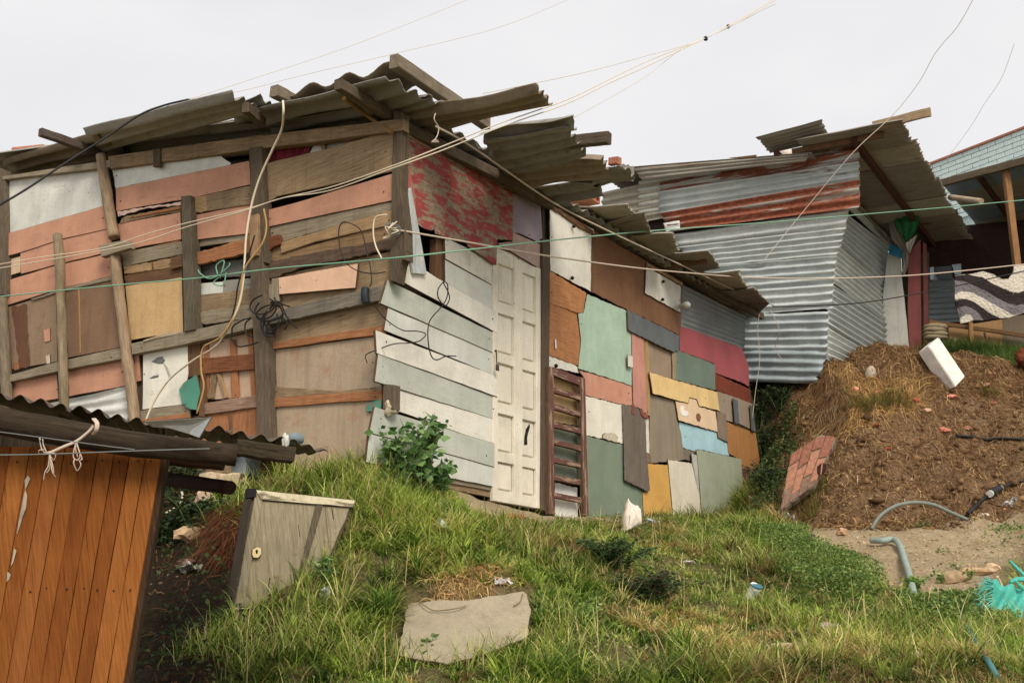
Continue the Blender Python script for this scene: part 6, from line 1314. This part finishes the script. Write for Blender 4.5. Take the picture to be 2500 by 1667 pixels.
# soil bank: roots, straw and crumbs
def straw(poly, n, cols, w, lo, hi, name):
    P = scatter(poly, n, lambda X, Y_: .3 + .8 * vnoise(X, Y_, 2, 71)); n = len(P); P[:, 2] += rng.uniform(.0, .05, n); seg = 5; t = np.linspace(0, 1, seg + 1)
    az = rng.uniform(0, 6.28, n); L_ = rng.uniform(lo, hi, n); bend = rng.normal(0, .9, n)
    a = az[:, None] + bend[:, None] * t; X = P[:, 0:1] + np.concatenate([np.zeros((n, 1)), np.cumsum(np.cos(a[:, :-1]) * L_[:, None] / seg, 1)], 1); Y_ = P[:, 1:2] + np.concatenate([np.zeros((n, 1)), np.cumsum(np.sin(a[:, :-1]) * L_[:, None] / seg, 1)], 1)
    Z = gz(X, Y_) + .012 + (P[:, 2:3] - gz(P[:, 0], P[:, 1])[:, None]) * np.sin(t * 3.1)[None] + rng.uniform(-.01, .02, X.shape)
    wd = rng.uniform(.0012, .003, n)[:, None] * np.ones_like(X); up = rng.uniform(0, 1, (n, 1)) < .5
    dx = np.where(up, 0, -np.sin(a) * wd); dy = np.where(up, 0, np.cos(a) * wd); dz = np.where(up, wd, wd * .3)
    V = np.stack([np.stack([X - dx, Y_ - dy, Z - dz], -1), np.stack([X + dx, Y_ + dy, Z + dz], -1)], 2).reshape(n, -1, 3); m = V.shape[1]
    f = np.array([[2*i, 2*i+1, 2*i+3, 2*i+2] for i in range(seg)]); Fq = (f[None] + (np.arange(n) * m)[:, None, None]).reshape(-1, 4)
    return raw_mesh(name, V.reshape(-1, 3), Fq, np.repeat(pick(cols, n, w), m, 0), STRAWM)
straw(Z_SOIL, 14000, [(162,130,88),(130,98,64),(100,74,50),(198,168,120),(84,60,44)], [4, 4, 3, 2, 3], .03, .18, 'straw_and_roots')
straw([Vector(p) for p in ((3.4,14.2,0),(4.2,15.0,0),(5.2,15.8,0),(6.3,15.6,0),(6.6,14.8,0),(8.0,14.4,0),(7.6,13.4,0),(4.2,13.6,0))], 8000, [(160,126,84),(128,92,60),(100,72,48),(196,166,120)], [3, 4, 4, 2], .06, .28, 'root_heap')
straw(Z_DARK, 3500, [(100,66,42),(70,48,34),(140,106,72)], [3, 3, 1], .05, .25, 'hollow_roots')
straw(Z_DRY, 350, [(196,164,110),(160,124,80)], [2, 2], .05, .2, 'straw')
def crumbs(poly, n, cols, w, lo, hi, name):
    P = scatter(poly, n); n = len(P); s = rng.uniform(lo, hi, n) * rng.choice([.6, 1, 1.6], n, p=[.5, .4, .1])
    octa = np.array([(1,0,0),(0,1,0),(-1,0,0),(0,-1,0),(0,0,.7),(0,0,-.7)]); f = np.array([(0,1,4),(1,2,4),(2,3,4),(3,0,4),(1,0,5),(2,1,5),(3,2,5),(0,3,5)])
    V = P[:, None, :] + octa[None] * s[:, None, None] * rng.uniform(.5, 1.4, (n, 6, 3)); V[:, :, 2] += s[:, None] * .3
    return raw_mesh(name, V.reshape(-1, 3), (f[None] + (np.arange(n) * 6)[:, None, None]).reshape(-1, 3), np.repeat(pick(cols, n, w), 6, 0), STRAWM)
crumbs(Z_SOIL, 14000, [(116,90,64),(144,116,84),(182,154,120),(190,134,104)], [5, 4, 1, .3], .006, .024, 'soil_crumbs')
crumbs(Z_SOIL, 900, [(116,88,60),(140,108,76),(100,76,54)], [3, 3, 2], .025, .06, 'soil_clods')
crumbs(Z_SAND, 3500, [(186,160,124),(150,124,92),(206,184,150)], [3, 3, 1], .004, .014, 'path_gravel')
crumbs(Z_DARK, 2500, [(86,68,50),(120,98,74),(150,136,112)], [4, 3, 1], .006, .02, 'hollow_crumbs')
# leaves: flat folded leaf pairs at given places and directions
def leafset(P, D, size, col, asp=.55):
    n = len(P); D = D / np.linalg.norm(D, axis=1, keepdims=True); r = rng.normal(0, 1, (n, 3)); S_ = np.cross(D, r); S_ /= np.linalg.norm(S_, axis=1, keepdims=True); U = np.cross(S_, D)
    s = size[:, None]; a = P; m1 = P + D * s * .45 + S_ * s * asp * .5 + U * s * .12; m2 = P + D * s * .45 - S_ * s * asp * .5 + U * s * .12; mid = P + D * s * .5; tip = P + D * s - U * s * .12
    V = np.stack([a, m1, mid, m2, tip], 1); f = np.array([(0,1,2),(0,2,3),(1,4,2),(2,4,3)])
    return V.reshape(-1, 3), (f[None] + (np.arange(n) * 5)[:, None, None]).reshape(-1, 3), np.repeat(col, 5, 0)
def cover(poly, n, h, size, cols, w, name, label=None, cat=None, kind='stuff'):
    xy = [(p[0], p[1]) for p in poly]
    def dn(X, Y_):
        d = np.zeros(len(X))
        for k in range(6): d += poly_mask(X + .22 * math.cos(k * 1.05) + .2 * (vnoise(X, Y_, 5, k) - .5), Y_ + .22 * math.sin(k * 1.05), xy)
        return (d / 6) ** 1.5 * (.3 + .9 * vnoise(X, Y_, 3, 81))
    P = scatter(poly, n, dn); P = P[~poly_mask(P[:, 0], P[:, 1], [(q[0], q[1]) for q in bare[0]])]; n = len(P); hh = h * (.4 + .9 * vnoise(P[:, 0], P[:, 1], 3.5, 83)); P[:, 2] += rng.random(n) ** .6 * hh
    D = rng.normal(0, 1, (n, 3)); D[:, 2] = np.abs(D[:, 2]) * .6
    return raw_mesh(name, *leafset(P, D, rng.uniform(size * .6, size * 1.4, n), pick(cols, n, w)), LEAFM, kind, label, cat)
GC = [(112,138,66),(138,160,84),(84,112,56),(166,176,110)]
cover(zone('S', [(640,280),(860,290),(1040,400),(1180,430),(1400,560),(1500,680),(1250,780),(950,700),(750,560)]), 16000, .2, .022, GC, [4, 3, 4, 1], 'ground_cover')
cover(zone('S', [(0,180),(560,150),(760,200),(800,330),(400,300),(0,280)]), 9000, .10, .02, [(120,140,60),(150,160,84),(100,124,52)], [3, 2, 2], 'ground_cover')
cover(zone('S', [(1500,680),(2100,640),(2352,760),(2300,900),(1600,820)]), 9000, .10, .026, GC, [4, 3, 3, 1], 'ground_cover')
cover(zone('Q', [(1180,900),(1700,950),(1600,1150),(1200,1150)]), 5000, .08, .026, GC, [4, 3, 3, 1], 'ground_cover')
cover(Z_MAIN, 26000, .05, .022, [(112,138,66),(138,160,84),(92,118,60),(176,176,116)], [3, 3, 3, 2], 'ground_cover')
for c, q in (('L', [(2040,1380),(2200,1290),(2352,1290),(2352,1440),(2150,1500),(2020,1470)]), ('S', [(1720,550),(1900,480),(2020,520),(2040,580),(1800,590)]), ('S', [(1800,390),(1900,390),(1880,430),(1800,430)]), ('L', [(1400,1270),(1560,1250),(1600,1310),(1420,1320)]), ('S', [(2270,470),(2352,440),(2352,560),(2250,560)])):
    cover(zone(c, q), 1500, .07, .03, GC, [4, 3, 3, 1], 'ground_cover')
# grass behind the mound and in the gully mouth
Pz = [Vector(p) for p in ((6.2,15.8,0),(6.1,17.0,0),(8.8,17.0,0),(8.8,14.2,0),(7.0,14.3,0))]
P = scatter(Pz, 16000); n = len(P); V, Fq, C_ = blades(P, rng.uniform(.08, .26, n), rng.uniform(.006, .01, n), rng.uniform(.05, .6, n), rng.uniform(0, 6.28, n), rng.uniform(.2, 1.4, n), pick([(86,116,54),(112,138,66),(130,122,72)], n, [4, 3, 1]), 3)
raw_mesh('back_grass', V, Fq, C_, GRASSM)
for c, q, k in (('L', [(850,200),(1250,220),(1430,260),(1420,370),(1050,420),(900,350)], 2600), ('L', [(2000,150),(2140,220),(2120,260),(1990,230)], 300), ('L', [(700,950),(760,1000),(640,1290),(500,1250),(560,1080)], 900)):
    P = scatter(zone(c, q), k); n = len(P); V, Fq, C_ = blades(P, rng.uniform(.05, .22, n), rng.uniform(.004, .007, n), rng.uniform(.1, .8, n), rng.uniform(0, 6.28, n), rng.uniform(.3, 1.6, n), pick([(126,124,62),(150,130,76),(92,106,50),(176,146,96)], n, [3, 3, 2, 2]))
    raw_mesh('bank_tuft_grass', V, Fq, C_, GRASSM)
straw(zone('L', [(720,120),(1000,60),(1500,110),(1500,330),(1100,500),(860,560),(760,420)]), 3000, [(206,170,110),(180,142,90),(150,112,70)], [3, 3, 2], .06, .3, 'straw')
cover(Z_DARK, 9000, .12, .035, [(66,88,46),(84,106,58),(50,68,38)], [3, 2, 3], 'undergrowth')
cover(zone('X', [(1830,990),(1930,950),(1960,1060),(1930,1150),(1890,1250),(1830,1270)]), 7000, .22, .04, [(72,94,50),(92,112,62),(56,74,40),(130,120,76)], [3, 2, 3, 1], 'gully_undergrowth')
# bushes and weeds: stems with leaves, each a thing
def weed(name, base, h, spread, nstem, nleaf, size, cols, w, label, cat='plant', asp=.6, lean=(0, 0)):
    o = thing(name, label, cat, base); sm = plain((98, 110, 58), .7, .3); PT_ = []; DD = []
    for k in range(nstem):
        a = rng.uniform(0, 6.28); r = spread * rng.uniform(.15, 1); e = Vector((base.x + math.cos(a) * r + lean[0], base.y + math.sin(a) * r * .7 + lean[1], base.z + h * rng.uniform(.55, 1)))
        mid = base.lerp(e, .5) + Vector((0, 0, h * .12)); b0 = base + Vector((math.cos(a), math.sin(a), 0)) * spread * .12
        pts = smooth_path([b0, mid, e], 6); tube('stem', [b0, mid, e], [.006, .0045, .002], sm, o, 5, 4)
        for j in range(nleaf):
            t_ = rng.uniform(.15, 1); p = pts[min(int(t_ * (len(pts) - 1)), len(pts) - 1)]; PT_.append(tuple(Vector(p) + Vector((rng.normal(0, .4), rng.normal(0, .4), rng.normal(0, .3))) * size)); aa = rng.uniform(0, 6.28); DD.append((math.cos(aa), math.sin(aa), rng.uniform(-.35, .6)))
    n = len(PT_); s_ = rng.uniform(size * .5, size * 1.3, n); V, Fq, C_ = leafset(np.array(PT_), np.array(DD), s_, pick(cols, n, w), asp)
    lf = raw_mesh('foliage', V, Fq, C_, LEAFM, None); lf.parent = o; lf.matrix_parent_inverse = MW[o.name].inverted(); lf['kind'] = 'stuff'
    return o
GW = [(98,134,74),(122,154,92),(76,108,64),(144,166,110)]
X3 = lambda x, y: (560 + x / 3.92, 960 + y / 3.92)
gb = ground_hit((1030, 1205)); weed('leafy_weed', gb, .58, .26, 13, 20, .075, GW, [4, 3, 3, 1], 'tall leafy green weed growing against the pale siding', asp=.75)
gb = ground_hit((980, 1195)); weed('leafy_weed', gb, .40, .26, 11, 20, .065, GW, [4, 3, 3, 1], 'lower bushy weed left of the tall leafy weed', asp=.75)
gb = ground_hit((1075, 1215)); weed('leafy_weed', gb, .26, .16, 7, 16, .06, GW, [4, 3, 3, 1], 'low broad-leaved weed beside the grey skirting boards', asp=.9)
gb = ground_hit((1050, 1610)) - Vector((0, 0, .05)); weed('leafy_weed', gb, .16, .09, 6, 9, .045, GW, [4, 3, 3, 1], 'small weed growing over the slab lower edge', asp=.6)
gb = ground_hit((1500, 1400)); weed('dark_bush', gb, .24, .42, 34, 60, .034, [(62,86,48),(80,104,58),(52,72,44)], [3, 3, 2], 'dark low bush in the middle of the grassy bank', asp=.4)
gb = ground_hit((1590, 1470)); weed('dark_bush', gb, .20, .40, 30, 55, .034, [(66,76,48),(62,86,48),(90,66,56)], [3, 3, 1], 'dark brownish bush below the dry stalks', asp=.4)
gb = ground_hit((800, 1440)); weed('leafy_weed', gb, .22, .15, 8, 16, .04, GW, [4, 3, 3, 1], 'green weed beside the cupboard lower right', asp=.6)
gb = ground_hit((2230, 1445)); weed('leafy_weed', gb, .10, .12, 8, 16, .035, [(96,130,50),(116,146,62)], [1, 1], 'bright round-leaved weed at the end of the grey hose', asp=.9)
for k, (p, h, s_, lab) in enumerate((((1850,1060),.75,.42,'dark shrub in the gully behind the house end, upper'),((1865,1130),.5,.36,'dark shrub in the gully beside the ochre panel'),((1880,1210),.4,.34,'dark shrub low in the gully by the brick panel'),((1905,1010),.4,.3,'small dark shrub under the crumpled metal sheet'),((470,1290),.25,.35,'dark creeping shrub in the hollow behind the shed'),((430,1210),.35,.35,'dark shrub behind the shed under the short log'),((400,1330),.25,.3,'low dark shrub beside the shed corner'))):
    gb = ground_hit(p, 6.5 if p[0] < 600 else 11.5); weed('dark_shrub', gb, h, s_, 16, 46, .05, [(58,78,44),(44,60,36),(80,98,56)], [3, 3, 1], lab, 'shrub', asp=.45)

for k, pts in enumerate(([(360,930),(420,975),(480,1000),(620,985),(700,965)],[(1105,880),(1090,930),(1040,968)])):
    tag(tube('dry_vine', [PSL.hit(px('Q', p), .062 + .01 * (i % 2)) for i, p in enumerate(pts)], .0035, plain((140, 116, 82), .9, .4), None, 5, 4), ('dry vine along the upper left edge of the slab', 'dry twig on the upper right corner of the slab')[k], 'vine')
